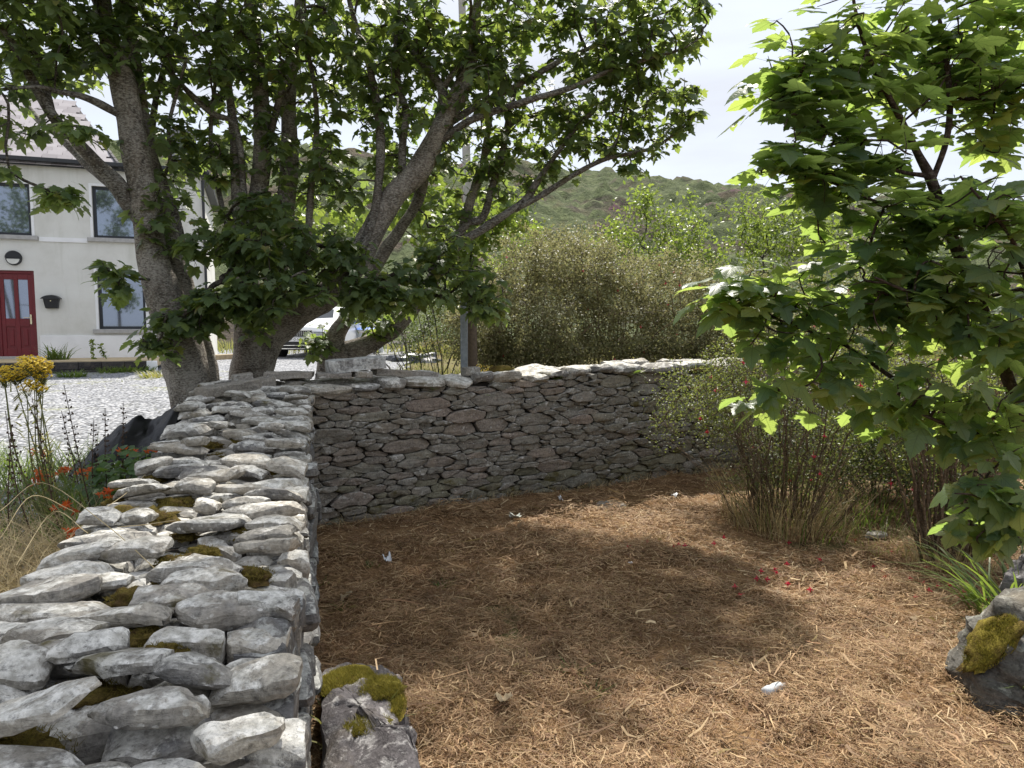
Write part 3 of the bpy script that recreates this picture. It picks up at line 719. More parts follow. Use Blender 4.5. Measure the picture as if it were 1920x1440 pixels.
g_ = lambda x, y, z: G(x, y, z)
top = [g_(612, 1395, .17), g_(605, 1262, .17), g_(655, 1240, .18), g_(730, 1238, .19), g_(748, 1300, .19), g_(757, 1400, .19), g_(775, 1500, .18), g_(640, 1510, .16)]
br, BV = boulder('boulder', 'mossy grey boulder at the foot of the near wall', top, -.05, 3, M['boulder'], amp=.035)
def moss_patch(root, px0, py0, zz, rx, ry, n, seed, hz=.03, BV=None):
    c = G(px0, py0, zz); V, F = blob(c-np.array([0, 0, .012]), rx, ry, hz, seed, .3, 5., 28, 8)
    mesh('moss_patch', V, F, M['yellow_moss'], root, smooth_shade=True)
    a = rng.uniform(0, 6.283, n); r_ = np.sqrt(rng.random(n)); b0 = np.stack([c[0]+np.cos(a)*r_*rx*.98, c[1]+np.sin(a)*r_*ry*.98, c[2]-.012+hz*np.sqrt(np.maximum(0, 1-r_**2))], 1)
    o = blade_obj('moss_fibre', b0, rng.uniform(.008, .022, n), .0028, .4, .4, M['moss_fibre'], root, 1); o['kind'] = 'stuff'
moss_patch(br, 652, 1278, .20, .115, .13, 5200, 4, .025); moss_patch(br, 712, 1290, .205, .09, .09, 3600, 5, .03); moss_patch(br, 690, 1355, .20, .085, .07, 2000, 6, .012); moss_patch(br, 742, 1325, .17, .035, .10, 1500, 7, .035)
c0 = P(1972, 1278, 3.0); br2 = thing('boulder', 'large rounded dark boulder with a moss patch at the right edge of the clearing', 'boulder', (c0[0], c0[1], -.03))
V, F = blob((0, 0, 0), .39, .34, .345, 12, .17, 3., 80, 44, dome=False); V = V@roty(.25).T; V += np.stack([np.abs(fbm(V*np.array([9, 9, 16]), 4, q_)) for q_ in (4, 5, 6)], 1)*.035; mesh('stone', V+c0, F, M['dark_boulder'], br2, smooth_shade=True, sharp=40)
d_ = ray(1858, 1212); ds_ = [np.linalg.norm(np.cross(V+c0-[0, 0, CAMH], d_), axis=1)/np.linalg.norm(d_)]; kk_ = np.argsort(ds_[0])[:14]; ii_ = kk_[np.argmin((V[kk_]+c0)[:, 1])]; cm = V[ii_]+c0+[0, .02, -.012]; nv = nrm((cm-c0)/np.array([.39, .34, .345])**2); qx = nrm(np.cross([0, 1., 0], nv)); Rm = np.column_stack([qx, np.cross(nv, qx), nv]); V, F = blob((0, 0, 0), .14, .085, .022, 14, .45, 5., 34, 9); mesh('moss_patch', V@Rm.T+cm, F, M['yellow_moss'], br2, smooth_shade=True); n = 4200; a = rng.uniform(0, 6.283, n); r_ = np.sqrt(rng.random(n)); b0 = np.stack([np.cos(a)*r_*.15, np.sin(a)*r_*.09, -.003+.022*np.sqrt(np.maximum(0, 1-r_**2))], 1)@Rm.T+cm; blade_obj('moss_fibre', b0, rng.uniform(.008, .02, n), .0028, .4, .4, M['moss_fibre'], br2, 1)['kind'] = 'stuff'
top = [g_(1870, 1080, .2), g_(1890, 1050, .25), g_(1950, 1040, .28), g_(1960, 1090, .22)]
boulder('boulder', 'grey rock behind the arching green leaves at the right edge', top, -.02, 21, M['boulder'], amp=.04)
top = [g_(1624, 1002, .02), g_(1627, 993, .025), g_(1657, 995, .025), g_(1660, 1003, .02)]
boulder('flat_stone', 'small flat pale stone lying at the edge of the dry litter', top, -.01, 31, M['concrete'], amp=.01)
top = [g_(1120, 952, .02), g_(1125, 940, .03), g_(1165, 940, .03), g_(1170, 948, .02)]
boulder('flat_stone', 'thin flat stone in the litter near the back wall', top, -.01, 33, M['concrete'], amp=.01)

# ------------------------------------------------------------------ leaves and branching
def leaf_template(detail, variant=0):
    r = np.random.default_rng(100+variant)
    half = [(0, .0), (.10, -.07), (.22, -.10), (.36, -.09), (.40, .02), (.33, .10), (.30, .15), (.46, .18), (.58, .36), (.49, .40), (.40, .42), (.24, .44), (.30, .58), (.20, .74), (.10, .86), (0, 1.0)]
    if not detail: half = [(0, 0), (.14, -.09), (.37, -.08), (.31, .14), (.58, .36), (.38, .43), (.235, .45), (.27, .62), (0, 1.0)]
    else:
        h2 = []
        for i in range(len(half)-1):
            a, b_ = np.array(half[i]), np.array(half[i+1]); h2.append(tuple(a)); m_ = (a+b_)/2; nn = np.array([(b_-a)[1], -(b_-a)[0]])
            if i not in (0, 6, 11): h2.append(tuple(m_-nn*.13))
        h2.append(half[-1]); half = h2
    half = np.array(half)
    sk = 1+r.uniform(-.09, .09)
    rt = half*np.array([1.*sk, 1]); lf = half[1:-1][::-1]*np.array([-1./sk, 1])
    ol = np.vstack([rt, lf]); spine = np.array([(0, .28), (0, .6)])
    V2 = np.vstack([ol, spine, ol*.55+np.array([0, .14])]) if detail else np.vstack([ol, spine[:1]])
    n = len(ol); F = []
    if detail:
        for j in range(n): k_ = (j+1) % n; F.append((j, k_, n+2+k_)); F.append((j, n+2+k_, n+2+j)); F.append((n+2+j, n+2+k_, n))
    else:
        for j in range(n): F.append((j, (j+1) % n, n))
    x, y = V2[:, 0], V2[:, 1]
    cup = r.uniform(-.08, .4); arch = r.uniform(.05, .6); tw = r.uniform(-.35, .35)
    z = cup*np.abs(x)*(1-.6*np.abs(x))-arch*np.maximum(y, 0)**2*.6-.32*x*x*r.uniform(.4, 1.3)+tw*x*y+.05*np.sin(x*9+variant)*np.abs(x)
    return np.column_stack([x, y, z]), np.array(F), np.column_stack([x, y, 0*x])
LT_D = [leaf_template(True, i) for i in range(8)]; LT_S = [leaf_template(False, i+20) for i in range(7)]
OVAL = (np.array([(0,0,0), (.28,.35,.05), (0,1.,-.1), (-.28,.35,.05)]), np.array([(0,1,2), (0,2,3)]), None)
OVAL2 = (np.array([(0,0,0), (.24,.22,.04), (.27,.55,.03), (0,1.,-.12), (-.27,.55,.03), (-.24,.22,.04), (0,.4,-.02)]), np.array([(0,1,6), (1,2,6), (2,3,6), (3,4,6), (4,5,6), (5,0,6)]), None)
def leaf_mass(name, base, tip, nor, size, temps, mat, parent, kind='stuff', pet=None, pet_from=None):
    n = len(base); tip = nrm(tip); nor = nrm(nor-tip*(nor*tip).sum(1, keepdims=True)); side = np.cross(tip, nor)
    which = rng.integers(0, len(temps), n); Vs = []; Fs = []; Ts = []; Us = []; off = 0
    for w_, (tv, tf, tu) in enumerate(temps):
        k = np.nonzero(which == w_)[0]
        if not len(k): continue
        V = base[k][:, None]+size[k][:, None, None]*(tv[None, :, 0, None]*side[k][:, None]+tv[None, :, 1, None]*tip[k][:, None]+tv[None, :, 2, None]*nor[k][:, None])
        Vs.append(V.reshape(-1, 3)); Fs.append((tf[None]+(np.arange(len(k))*len(tv))[:, None, None]).reshape(-1, 3)+off); off += len(k)*len(tv)
        Ts.append(np.repeat(rng.random(len(k)), len(tv)))
        Us.append(np.tile(tu, (len(k), 1)) if tu is not None else np.zeros((len(k)*len(tv), 3)))
    o = mesh(name, np.concatenate(Vs), np.concatenate(Fs), mat, parent, tint=np.concatenate(Ts), uv=np.concatenate(Us) if temps[0][2] is not None else None, smooth_shade=True)
    if kind: o['kind'] = kind
    return o
def leaf_parts(parent, base, tip, nor, size, temps, mat, nmax=298, name='leaf'):
    """the leaves that show largest become single objects that share meshes; returns a mask of the rest"""
    c = base+nrm(tip)*size[:, None]*.5; x, y, z = project(c); sc = size/np.maximum(z, .3)*inframe(c, 0)
    pick = np.argsort(-sc)[:nmax]
    mes = [rawmesh('leaf', tv, tf, mat, smooth_shade=True, tint=np.full(len(tv), .13*i), uv=tu) for i, (tv, tf, tu) in enumerate(temps)]
    tip = nrm(tip); nor = nrm(nor-tip*(nor*tip).sum(1, keepdims=True)); side = np.cross(tip, nor)
    for i in pick:
        link(name, mes[rng.integers(0, len(mes))], parent, base[i], np.column_stack([side[i], tip[i], nor[i]])*size[i])
    m = np.ones(len(base), bool); m[pick] = False; return m
def grow(seeds, srad, targets, bf=.25):
    """greedy minimum path tree from limb points to crown targets"""
    ns = len(seeds); N = len(targets); nodes = np.vstack([seeds, targets]); par = np.full(ns+N, -1); pl = np.zeros(ns+N)
    cost = np.full(N, 1e9); bp = np.zeros(N, int)
    for i in range(0, ns, 400):
        d = np.linalg.norm(targets[:, None]-seeds[None, i:i+400], axis=2); j = d.argmin(1); v = d[np.arange(N), j]; m = v < cost; cost[m] = v[m]; bp[m] = j[m]+i
    done = np.zeros(N, bool); order = []
    for _ in range(N):
        c = np.where(done, 1e9, cost); k = int(c.argmin()); done[k] = True; g = ns+k; par[g] = bp[k]
        pl[g] = pl[bp[k]]+np.linalg.norm(nodes[g]-nodes[bp[k]]); order.append(g)
        d = np.linalg.norm(targets-nodes[g], axis=1)+bf*pl[g]; m = (d < cost) & ~done; cost[m] = d[m]; bp[m] = g
    return nodes, par, order, ns
def twigs(nodes, par, order, ns, rtip, srad, mat, parent, name='twigs', expo=.45, rmax=.05, sag=.0, sides=4):
    desc = np.zeros(len(nodes)); 
    for g in reversed(order): desc[g] += 1; desc[par[g]] += desc[g]*(par[g] >= ns)
    kids = {}
    for g in order: kids.setdefault(par[g], []).append(g)
    rad = rtip*np.maximum(desc, 1)**expo; rad = np.minimum(rad, rmax)
    Vs = []; Fs = []; off = 0; starts = [g for g in order if par[g] < ns]; stack = [(par[g], g) for g in starts]
    while stack:
        p, g = stack.pop(); path = [p, g]
        while g in kids:
            ch = sorted(kids[g], key=lambda q: -desc[q])
            for q in ch[1:]: stack.append((g, q))
            g = ch[0]; path.append(g)
        pts = nodes[path].copy(); r = rad[path].copy(); r[0] = min(r[1]*1.15, srad[path[0]]*.8 if path[0] < ns else rad[path[0]])
        if len(path) > 2: k = 2
        else: k = 3
        q = catmull(pts, k); rr = np.interp(np.linspace(0, 1, len(q)), np.linspace(0, 1, len(r)), r); rr[-1] *= .5
        q[1:-1] += rng.normal(0, 1, (len(q)-2, 3))*np.minimum(.018, .08*np.linalg.norm(pts[-1]-pts[0])/len(q))
        V, F = tube(q, rr, 6 if rr[0] > .012 else sides); Vs.append(V); Fs.append(np.array(F)+off); off += len(V)
    if Vs:
        o = mesh(name, np.concatenate(Vs), np.concatenate(Fs), mat, parent, smooth_shade=True); o['kind'] = 'stuff'
    dirs = nrm(nodes[order]-nodes[par[order]]); return nodes[order], dirs, desc[order]
def blob_targets(blobs, mindist=0):
    out = []
    for bl_ in blobs:
        if len(bl_) == 8: x, y, Y, rx, ry, ry_m, n, _ = bl_; c = np.array([x, y, Y]); k = 1.
        else: x, y, Y, rx, ry, ry_m, n = bl_; c = P(x, y, Y); k = mpp(Y)
        
        v = nrm(rng.normal(0, 1, (n, 3)))*(rng.random(n)**(1/2.4))[:, None]
        q = c+v*np.array([rx*k, ry_m, ry*k]); 
        out.append(q)
    return np.concatenate(out)
def limb(path, Y0=None, k=5):
    """path: (x, y, Y, width_px) -> smooth 3-D points and radii"""
    p = np.array([P(a[0], a[1], a[2]) for a in path]); r = np.array([a[3]*mpp(a[2])/2 for a in path])
    q = catmull(p, k); rr = np.interp(np.linspace(0, len(r)-1, len(q)), np.arange(len(r)), r)
    return q, rr
def limbs_obj(limbs, parent, mats, names, sides=12):
    pts = []; rad = []
    for i, (lp, mt, nm) in enumerate(zip(limbs, mats, names)):
        q, r = limb(lp)
        s = 14 if r.max() > .1 else (10 if r.max() > .04 else 7)
        V, F = tube(q, r*.87, s, cap=True, wob=.22, seed=i*3.3); mesh(nm, V, F, mt, parent, smooth_shade=True)
        pts.append(q); rad.append(r)
    return np.concatenate(pts), np.concatenate(rad)
def sycamore(root, seeds, srad, blobs, nleaf, size, lmat, tmat, temps_near, temps_far, rtip=.0035, droop=.55, cluster=.16, bf=.22, crown_c=None, pet=.07, flat=.0, rmax=.05, nparts=298):
    T = blob_targets(blobs); T = T[T[:, 2] > .35]
    nodes, par, order, ns = grow(seeds, srad, T, bf)
    tips, dirs, desc = twigs(nodes, par, order, ns, rtip, srad, tmat, root, rmax=rmax)
    use = desc <= 6; tp = tips[use]; td = dirs[use]
    n = len(tp)*nleaf; k = np.repeat(np.arange(len(tp)), nleaf)
    back = rng.random(n)*cluster*.9; az = rng.uniform(0, 6.283, n)
    o1 = np.stack([np.cos(az), np.sin(az), rng.normal(0, .45, n)], 1)
    stem = tp[k]-td[k]*back[:, None]
    pdir = nrm(o1+td[k]*.5); b = stem+pdir*(pet*rng.uniform(.5, 1.3, n))[:, None]
    dq = .4 if droop == 'height' else droop; tip = nrm(pdir*np.array([1, 1, .35])+np.stack([0*az, 0*az, -rng.uniform(dq*.3, dq*1.7, n)], 1)+rng.normal(0, .18, (n, 3)))
    if droop == 'height':
        kd = .10+.62*smooth((2.0-b[:, 2])/.9); tip = nrm(pdir*np.array([1, 1, .4])+np.stack([0*az, 0*az, -kd*rng.uniform(.3, 1.7, n)], 1)+rng.normal(0, .15, (n, 3)))
    nor = nrm(np.stack([tip[:, 0]*.5, tip[:, 1]*.5, np.full(n, 1.)], 1)+rng.normal(0, .26, (n, 3))+np.array([0, -.08, 0]))
    sz = rng.uniform(*size, n)*rng.choice([1, 1, .85, .65], n)
    # petioles
    s_ = nrm(np.cross(pdir, [0, 0, 1.])+1e-6); w_ = .0014
    V = np.stack([stem-s_*w_, stem+s_*w_, b+s_*w_*.8, b-s_*w_*.8], 1).reshape(-1, 3); F = (np.array([(0,1,2,3)])[None]+(np.arange(n)*4)[:, None, None]).reshape(-1, 4)
    o = mesh('leaf_stalks', V, F, tmat, root); o['kind'] = 'stuff'
    m = leaf_parts(root, b, tip, nor, sz, temps_near, lmat, nparts)
    leaf_mass('foliage', b[m], tip[m], nor[m], sz[m], temps_far, lmat, root)
BK, BLI = M['bark'], M['bark_lichen']

# ---- sycamore with two leaning stems at the gravel edge
rootA = thing('sycamore_tree', 'leaning twin stemmed sycamore at the gravel edge before the white house', 'tree', P(375, 850, 6.2)*[1,1,0]+[0,0,.47], 'sycamore trees beyond the wall')
LA = [
 [(374,880,6.2,112),(366,790,6.2,92),(352,690,6.2,88),(318,590,6.2,72),(286,480,6.2,62),(266,360,6.2,57),(250,250,6.2,53),(226,150,6.2,48),(203,60,6.2,41),(186,-60,6.2,34),(170,-230,6.1,24),(150,-420,6.0,10)],
 [(388,880,6.45,70),(378,690,6.45,66),(346,560,6.45,54),(320,470,6.45,46),(298,380,6.45,38),(280,290,6.45,32),(264,200,6.4,32),(248,110,6.4,33),(245,0,6.5,28),(262,-170,6.7,18),(270,-380,6.8,8)],
 [(272,425,6.22,30),(240,378,6.18,34),(218,345,6.12,33),(172,297,6.0,28),(132,252,5.9,25),(98,215,5.8,20),(60,150,5.7,17),(20,75,5.6,13),(-40,10,5.5,7)],
 [(250,245,6.2,14),(238,228,6.17,16),(213,209,6.1,16),(160,183,5.9,14),(110,172,5.75,12),(66,163,5.6,9),(-20,170,5.4,5)],
 [(268,400,6.25,22),(242,372,6.3,24),(208,345,6.4,22),(160,305,6.7,19),(115,258,6.9,16),(75,228,7.0,13),(40,180,7.1,9),(10,100,7.2,5)],
 [(374,640,6.5,24),(352,520,6.5,18),(336,430,6.5,16),(305,340,6.5,15),(286,280,6.55,15),(290,200,6.6,14),(312,110,6.7,12),(335,20,6.8,10),(340,-120,6.9,5)],
 [(305,335,6.5,10),(318,300,6.4,9),(316,240,6.3,8),(330,180,6.3,7),(350,110,6.2,5)],
 [(100,215,5.8,12),(72,110,5.9,11),(40,45,5.9,9),(0,-10,5.9,6),(-40,-90,5.9,4)],
 [(195,30,6.2,22),(150,-60,5.9,16),(80,-170,5.6,11),(0,-260,5.4,5)],
]
sA, rA = limbs_obj(LA, rootA, [BK, BK]+[BLI]*7, ['trunk', 'trunk']+['branch']*7)
bA = [(60,105,5.9,130,100,.8,115),(15,215,5.6,80,40,.4,22),(190,10,6.0,140,100,.9,110),(300,80,6.4,70,120,.8,60),(335,300,6.5,50,120,.55,42),(130,-200,5.9,330,150,1.4,210),(150,-420,5.6,330,120,1.3,110),(330,-150,6.6,130,150,1.1,80),
      (205,505,5.6,22,28,.15,9),(235,540,5.6,25,30,.15,8),(15,335,5.4,18,24,.2,4),(110,375,5.5,45,20,.2,11),(150,250,5.5,40,20,.3,6),(30,10,5.6,100,80,.6,50),(310,420,6.2,30,60,.2,12),(150,110,6.2,40,40,.4,8)]
sycamore(rootA, sA, rA, bA, 7, (.08, .13), M['leaf_big'], M['twig'], LT_D, LT_S, cluster=.22)

# ---- main sycamore with a heavy limb to the right
rootB = thing('sycamore_tree', 'broad sycamore with thick lichened limb sweeping up to the right', 'tree', P(485, 850, 6.9)*[1,1,0]+[0,0,.49], 'sycamore trees beyond the wall')
YB = 6.9
LB = [
 [(470,870,YB,140),(468,760,YB,102),(471,690,YB,90),(496,620,YB,88),(548,585,YB,78),(612,552,YB,62),(668,492,YB,54),(706,420,YB,50),(742,365,YB,48),(790,310,YB,44),(822,250,YB,40),(852,190,YB,36),(872,150,YB,30),(888,90,YB,24),(894,10,YB+.1,19),(905,-120,YB+.2,12),(920,-280,YB+.3,5)],
 [(470,690,YB-.1,70),(468,590,YB-.1,60),(462,490,YB-.1,46),(455,420,YB-.1,40),(446,340,YB-.1,26),(440,260,YB-.1,22),(428,160,YB-.1,18),(416,60,YB,15),(404,-80,YB,10),(395,-240,YB,5)],
 [(474,470,YB,40),(482,390,YB,38),(491,300,YB,37),(491,215,YB,33),(484,120,YB,28),(470,10,YB,26),(458,-140,YB,18),(450,-330,YB,7)],
 [(505,640,YB+.15,60),(520,540,YB+.15,44),(531,450,YB+.15,40),(537,370,YB+.15,38),(544,285,YB+.2,33),(541,195,YB+.2,30),(548,95,YB+.25,26),(562,0,YB+.3,20),(580,-160,YB+.4,10)],
 [(556,575,YB+.1,22),(574,470,YB+.1,16),(580,410,YB+.1,15),(585,330,YB+.1,14),(594,240,YB+.1,12),(588,150,YB+.1,10),(570,60,YB+.1,8),(560,-60,YB+.1,4)],
 [(655,515,YB-.1,24),(696,420,YB-.1,21),(710,340,YB-.1,18),(714,262,YB-.1,18),(706,190,YB-.1,18),(688,110,YB-.2,14),(665,40,YB-.2,11),(640,-60,YB-.3,6)],
 [(738,380,YB,20),(752,330,YB,17),(756,260,YB,15),(762,212,YB,14),(748,160,YB,12),(742,80,YB,10),(748,0,YB,7),(750,-90,YB,4)],
 [(838,225,YB,26),(832,180,YB,24),(822,155,YB,19),(788,112,YB,17),(755,68,YB,15),(746,15,YB,12),(735,-90,YB,6)],
 [(834,165,YB,14),(840,150,YB-.05,13),(870,112,YB-.1,12),(884,84,YB-.1,9),(890,40,YB-.2,6)],
 [(866,165,YB,18),(905,120,YB+.2,15),(935,60,YB+.4,11),(960,-20,YB+.6,6)],
 [(835,235,YB,18),(898,197,YB+.05,14),(988,150,YB+.1,12),(1055,112,YB+.15,11),(1130,80,YB+.2,8),(1210,45,YB+.2,5)],
 [(800,290,YB,20),(872,231,YB-.05,15),(972,194,YB-.1,14),(1072,164,YB-.1,12),(1140,134,YB-.1,10),(1206,113,YB-.1,8),(1278,92,YB-.1,5),(1315,70,YB-.1,3)],
 [(462,470,YB-.15,16),(446,252,YB-.2,14),(398,213,YB-.3,14),(346,165,YB-.4,13),(305,110,YB-.45,12),(272,30,YB-.5,10),(255,-60,YB-.5,6)],
 [(440,470,YB-.1,16),(410,360,YB-.1,11),(395,250,YB-.2,10),(405,130,YB-.2,8),(402,30,YB-.2,5)],
 [(495,310,YB,16),(520,200,YB-.1,12),(560,80,YB-.2,10),(610,20,YB-.3,7)],
]
sB, rB = limbs_obj(LB, rootB, [BK]*5+[BLI]*10, ['trunk', 'trunk', 'trunk', 'trunk']+['branch']*11)
bB = [(420,90,6.7,110,140,.9,140),(540,80,7.0,120,140,1.1,165),(570,300,7.1,90,110,.8,80),(680,100,7.0,120,140,1.1,160),(830,50,7.0,130,100,1.0,150),(980,60,7.2,110,100,.9,105),(1110,60,7.2,100,80,.8,80),(1215,60,7.0,110,70,.6,75),(1300,40,7.0,40,60,.4,16),
      (600,-200,6.9,440,150,1.6,210),(480,-420,6.4,330,130,1.4,130),(430,-640,5.8,300,130,1.2,90),(850,-560,6.1,110,120,.8,85),(880,-700,6.4,100,110,.7,60),(1000,-110,7.1,240,90,1.2,50),(650,330,7.0,60,70,.6,35),(770,230,7.2,100,120,.8,70),(880,170,7.0,90,90,.8,50),(410,300,6.8,45,70,.5,35),(1150,130,7.0,110,50,.5,40),  # highest clumps, out of view, are added to shade the near wall
      (420,470,6.2,75,55,.4,62),(520,470,6.2,95,60,.45,80),(620,480,6.4,80,50,.4,60),(350,600,5.9,60,42,.3,36),(430,570,5.9,100,45,.35,70),(520,545,6.0,90,50,.35,62),(300,640,5.8,34,22,.2,14),(760,540,6.5,120,55,.45,85),(880,540,6.7,75,55,.4,55),(700,560,6.4,70,40,.3,34),(915,590,6.7,30,22,.2,9),(840,470,6.8,60,40,.4,26),(480,400,6.5,80,40,.4,35),(480,610,6.1,25,30,.2,8)]
sycamore(rootB, sB, rB, bB, 7, (.08, .13), M['leaf_big'], M['twig'], LT_D, LT_S, cluster=.22)

# ---- third sycamore, low arched limbs, behind the wall corner
rootC = thing('sycamore_tree', 'low sycamore behind the wall corner with slender branches arching right', 'tree', P(625, 800, 7.7)*[1,1,0]+[0,0,.5], 'sycamore trees beyond the wall')
YCt = 7.7
LC = [
 [(618,840,YCt,74),(616,720,YCt,60),(620,668,YCt,58),(632,625,YCt,36),(652,594,YCt,28),(690,530,YCt,26),(722,470,YCt,26),(748,432,YCt,24),(784,375,YCt,22),(802,300,YCt,17),(822,210,YCt,12),(835,110,YCt,7)],
 [(612,720,YCt,50),(640,668,YCt,48),(698,642,YCt,42),(745,612,YCt,36),(800,545,YCt,30),(838,472,YCt,24),(868,424,YCt,20),(884,370,YCt,17),(900,330,YCt,15),(916,240,YCt,12),(930,150,YCt,8)],
 [(838,470,YCt,18),(876,420,YCt-.1,18),(905,408,YCt-.1,17),(922,352,YCt-.1,17),(940,290,YCt-.1,15),(957,207,YCt,11),(975,120,YCt,6)],
 [(790,560,YCt,20),(850,468,YCt-.2,20),(905,430,YCt-.25,19),(955,397,YCt-.3,17),(985,375,YCt-.3,15),(1005,345,YCt-.3,14),(1042,290,YCt-.3,12),(1080,240,YCt-.3,10),(1118,203,YCt-.3,7)],
 [(965,393,YCt-.3,14),(1012,368,YCt-.35,13),(1072,330,YCt-.4,12),(1130,300,YCt-.4,10),(1190,286,YCt-.4,8),(1230,275,YCt-.4,7),(1272,245,YCt-.4,5),(1306,212,YCt-.4,3)],
 [(1135,297,YCt-.4,7),(1160,255,YCt-.4,6),(1170,200,YCt-.4,5),(1190,150,YCt-.4,3)],
 [(880,380,YCt,12),(905,300,YCt+.1,11),(960,232,YCt+.2,10),(1005,215,YCt+.2,8),(1060,190,YCt+.2,5)],
]
sC, rC = limbs_obj(LC, rootC, [BK, BK]+[BLI]*5, ['trunk', 'trunk']+['branch']*5)
bC = [(1000,230,7.7,110,80,.7,85),(1110,215,7.5,90,60,.6,60),(1215,205,7.3,75,55,.5,48),(1255,180,7.3,50,40,.4,20),(960,330,7.6,90,50,.5,42),(1090,285,7.4,80,35,.4,26),(1200,275,7.3,60,20,.3,14),(880,280,7.8,80,90,.6,50),(840,400,7.8,60,60,.5,30),(740,330,7.9,60,80,.5,30),(594,642,7.5,22,42,.2,22),(690,600,7.5,50,30,.3,18),(1285,235,7.3,25,40,.3,8),(1180,320,7.3,40,12,.2,5)]
sycamore(rootC, sC, rC, bC, 6, (.075, .125), M['leaf_big'], M['twig'], LT_D, LT_S, cluster=.2)

# ---- young sycamore on the right, large leaves close to the camera
YS = 3.0
rootS = thing('sycamore_sapling', 'young sycamore with large backlit green leaves filling the right edge', 'tree', P(1985, 1300, YS)*[1,1,0], None)
LS = [
 [(1990,1330,3.05,34),(1950,1000,3.05,30),(1905,760,3.0,28),(1862,640,3.0,27),(1835,560,3.0,25),(1795,470,3.0,24),(1768,400,3.0,22),(1745,335,3.0,20),(1722,290,2.98,14),(1700,245,2.95,12),(1652,153,2.9,11),(1624,93,2.9,9),(1602,10,2.9,7),(1590,-90,2.9,4)],
 [(1748,340,3.0,15),(1775,262,3.05,13),(1781,180,3.1,12),(1768,70,3.1,10),(1755,0,3.1,8),(1745,-120,3.1,4)],
 [(1780,190,3.1,9),(1800,135,3.1,8),(1828,60,3.15,7),(1842,-10,3.15,6),(1850,-120,3.2,3)],
 [(1742,330,3.0,12),(1682,320,2.95,9),(1613,286,2.9,8),(1560,250,2.85,7),(1520,216,2.85,6),(1488,172,2.85,5),(1467,146,2.85,3)],
 [(1800,475,3.0,12),(1766,432,2.95,9),(1697,402,2.9,8),(1600,360,2.85,6),(1540,335,2.85,5),(1494,322,2.85,3)],
 [(1915,800,3.0,14),(1840,775,2.95,11),(1765,760,2.95,10),(1682,714,2.95,10),(1612,665,2.95,9),(1563,637,2.95,8),(1467,603,2.95,6),(1420,575,2.95,5),(1383,557,2.95,4),(1343,512,2.95,3)],
 [(1860,830,2.9,10),(1760,790,2.8,8),(1680,757,2.8,7),(1600,740,2.8,5),(1525,716,2.8,3)],
 [(1850,600,2.95,12),(1780,560,2.8,9),(1700,545,2.7,7),(1640,520,2.65,4)],
 [(1940,1000,3.0,14),(1960,700,2.75,13),(1910,480,2.65,10),(1860,400,2.6,7),(1800,330,2.6,4)],
 [(1990,900,3.1,16),(2030,500,3.2,16),(1960,300,3.3,13),(1887,243,3.3,11),(1800,148,3.25,8),(1740,80,3.2,4)],
 [(1960,1010,2.9,10),(1890,960,2.65,8),(1830,930,2.6,5),(1790,925,2.6,3)],
]
sS, rS = limbs_obj(LS, rootS, [M['red_twig']]*len(LS), ['trunk']+['branch']*(len(LS)-1))
bS = [(1400,560,2.95,70,50,.2,16),(1480,640,2.95,80,50,.25,16),(1450,740,2.95,60,30,.2,10),(1560,470,2.95,90,50,.3,12),(1660,520,2.9,100,60,.3,14),(1460,90,2.9,40,50,.15,6),(1440,290,2.9,25,40,.12,5),(1800,520,2.75,100,60,.3,16),(1600,120,2.95,130,120,.35,62),(1510,170,2.85,75,80,.25,30),(1490,270,2.85,50,50,.2,12),(1760,100,3.1,130,130,.4,56),(1870,150,3.2,90,150,.4,52),(1600,300,2.9,130,60,.3,34),(1540,345,2.85,75,45,.2,20),(1720,400,2.9,120,70,.35,34),(1840,420,2.75,90,110,.35,32),
      (1430,540,2.95,90,45,.2,20),(1560,560,2.95,110,70,.3,27),(1690,600,2.85,90,80,.3,26),(1820,620,2.8,100,90,.35,30),(1540,690,2.9,90,45,.25,18),(1700,740,2.8,80,50,.25,17),(1840,800,2.75,90,100,.3,28),(1840,950,2.65,70,90,.25,20),(1960,600,2.9,100,250,.5,40),(1750,-130,3.1,250,120,.6,50),(1960,100,3.2,80,200,.5,30),(1345,560,2.95,30,45,.12,6)]
bS = [(a, b_, c, d, e, f*.75, max(4, int(n_*(1.05 if a < 1690 else 1.25)))) for a, b_, c, d, e, f, n_ in bS]
sycamore(rootS, sS, rS, bS, 3, (.088, .145), M['leaf_sap'], M['red_twig'], LT_D, LT_D[:5], rtip=.0022, droop='height', cluster=.22, bf=.3, pet=.07, rmax=.012)

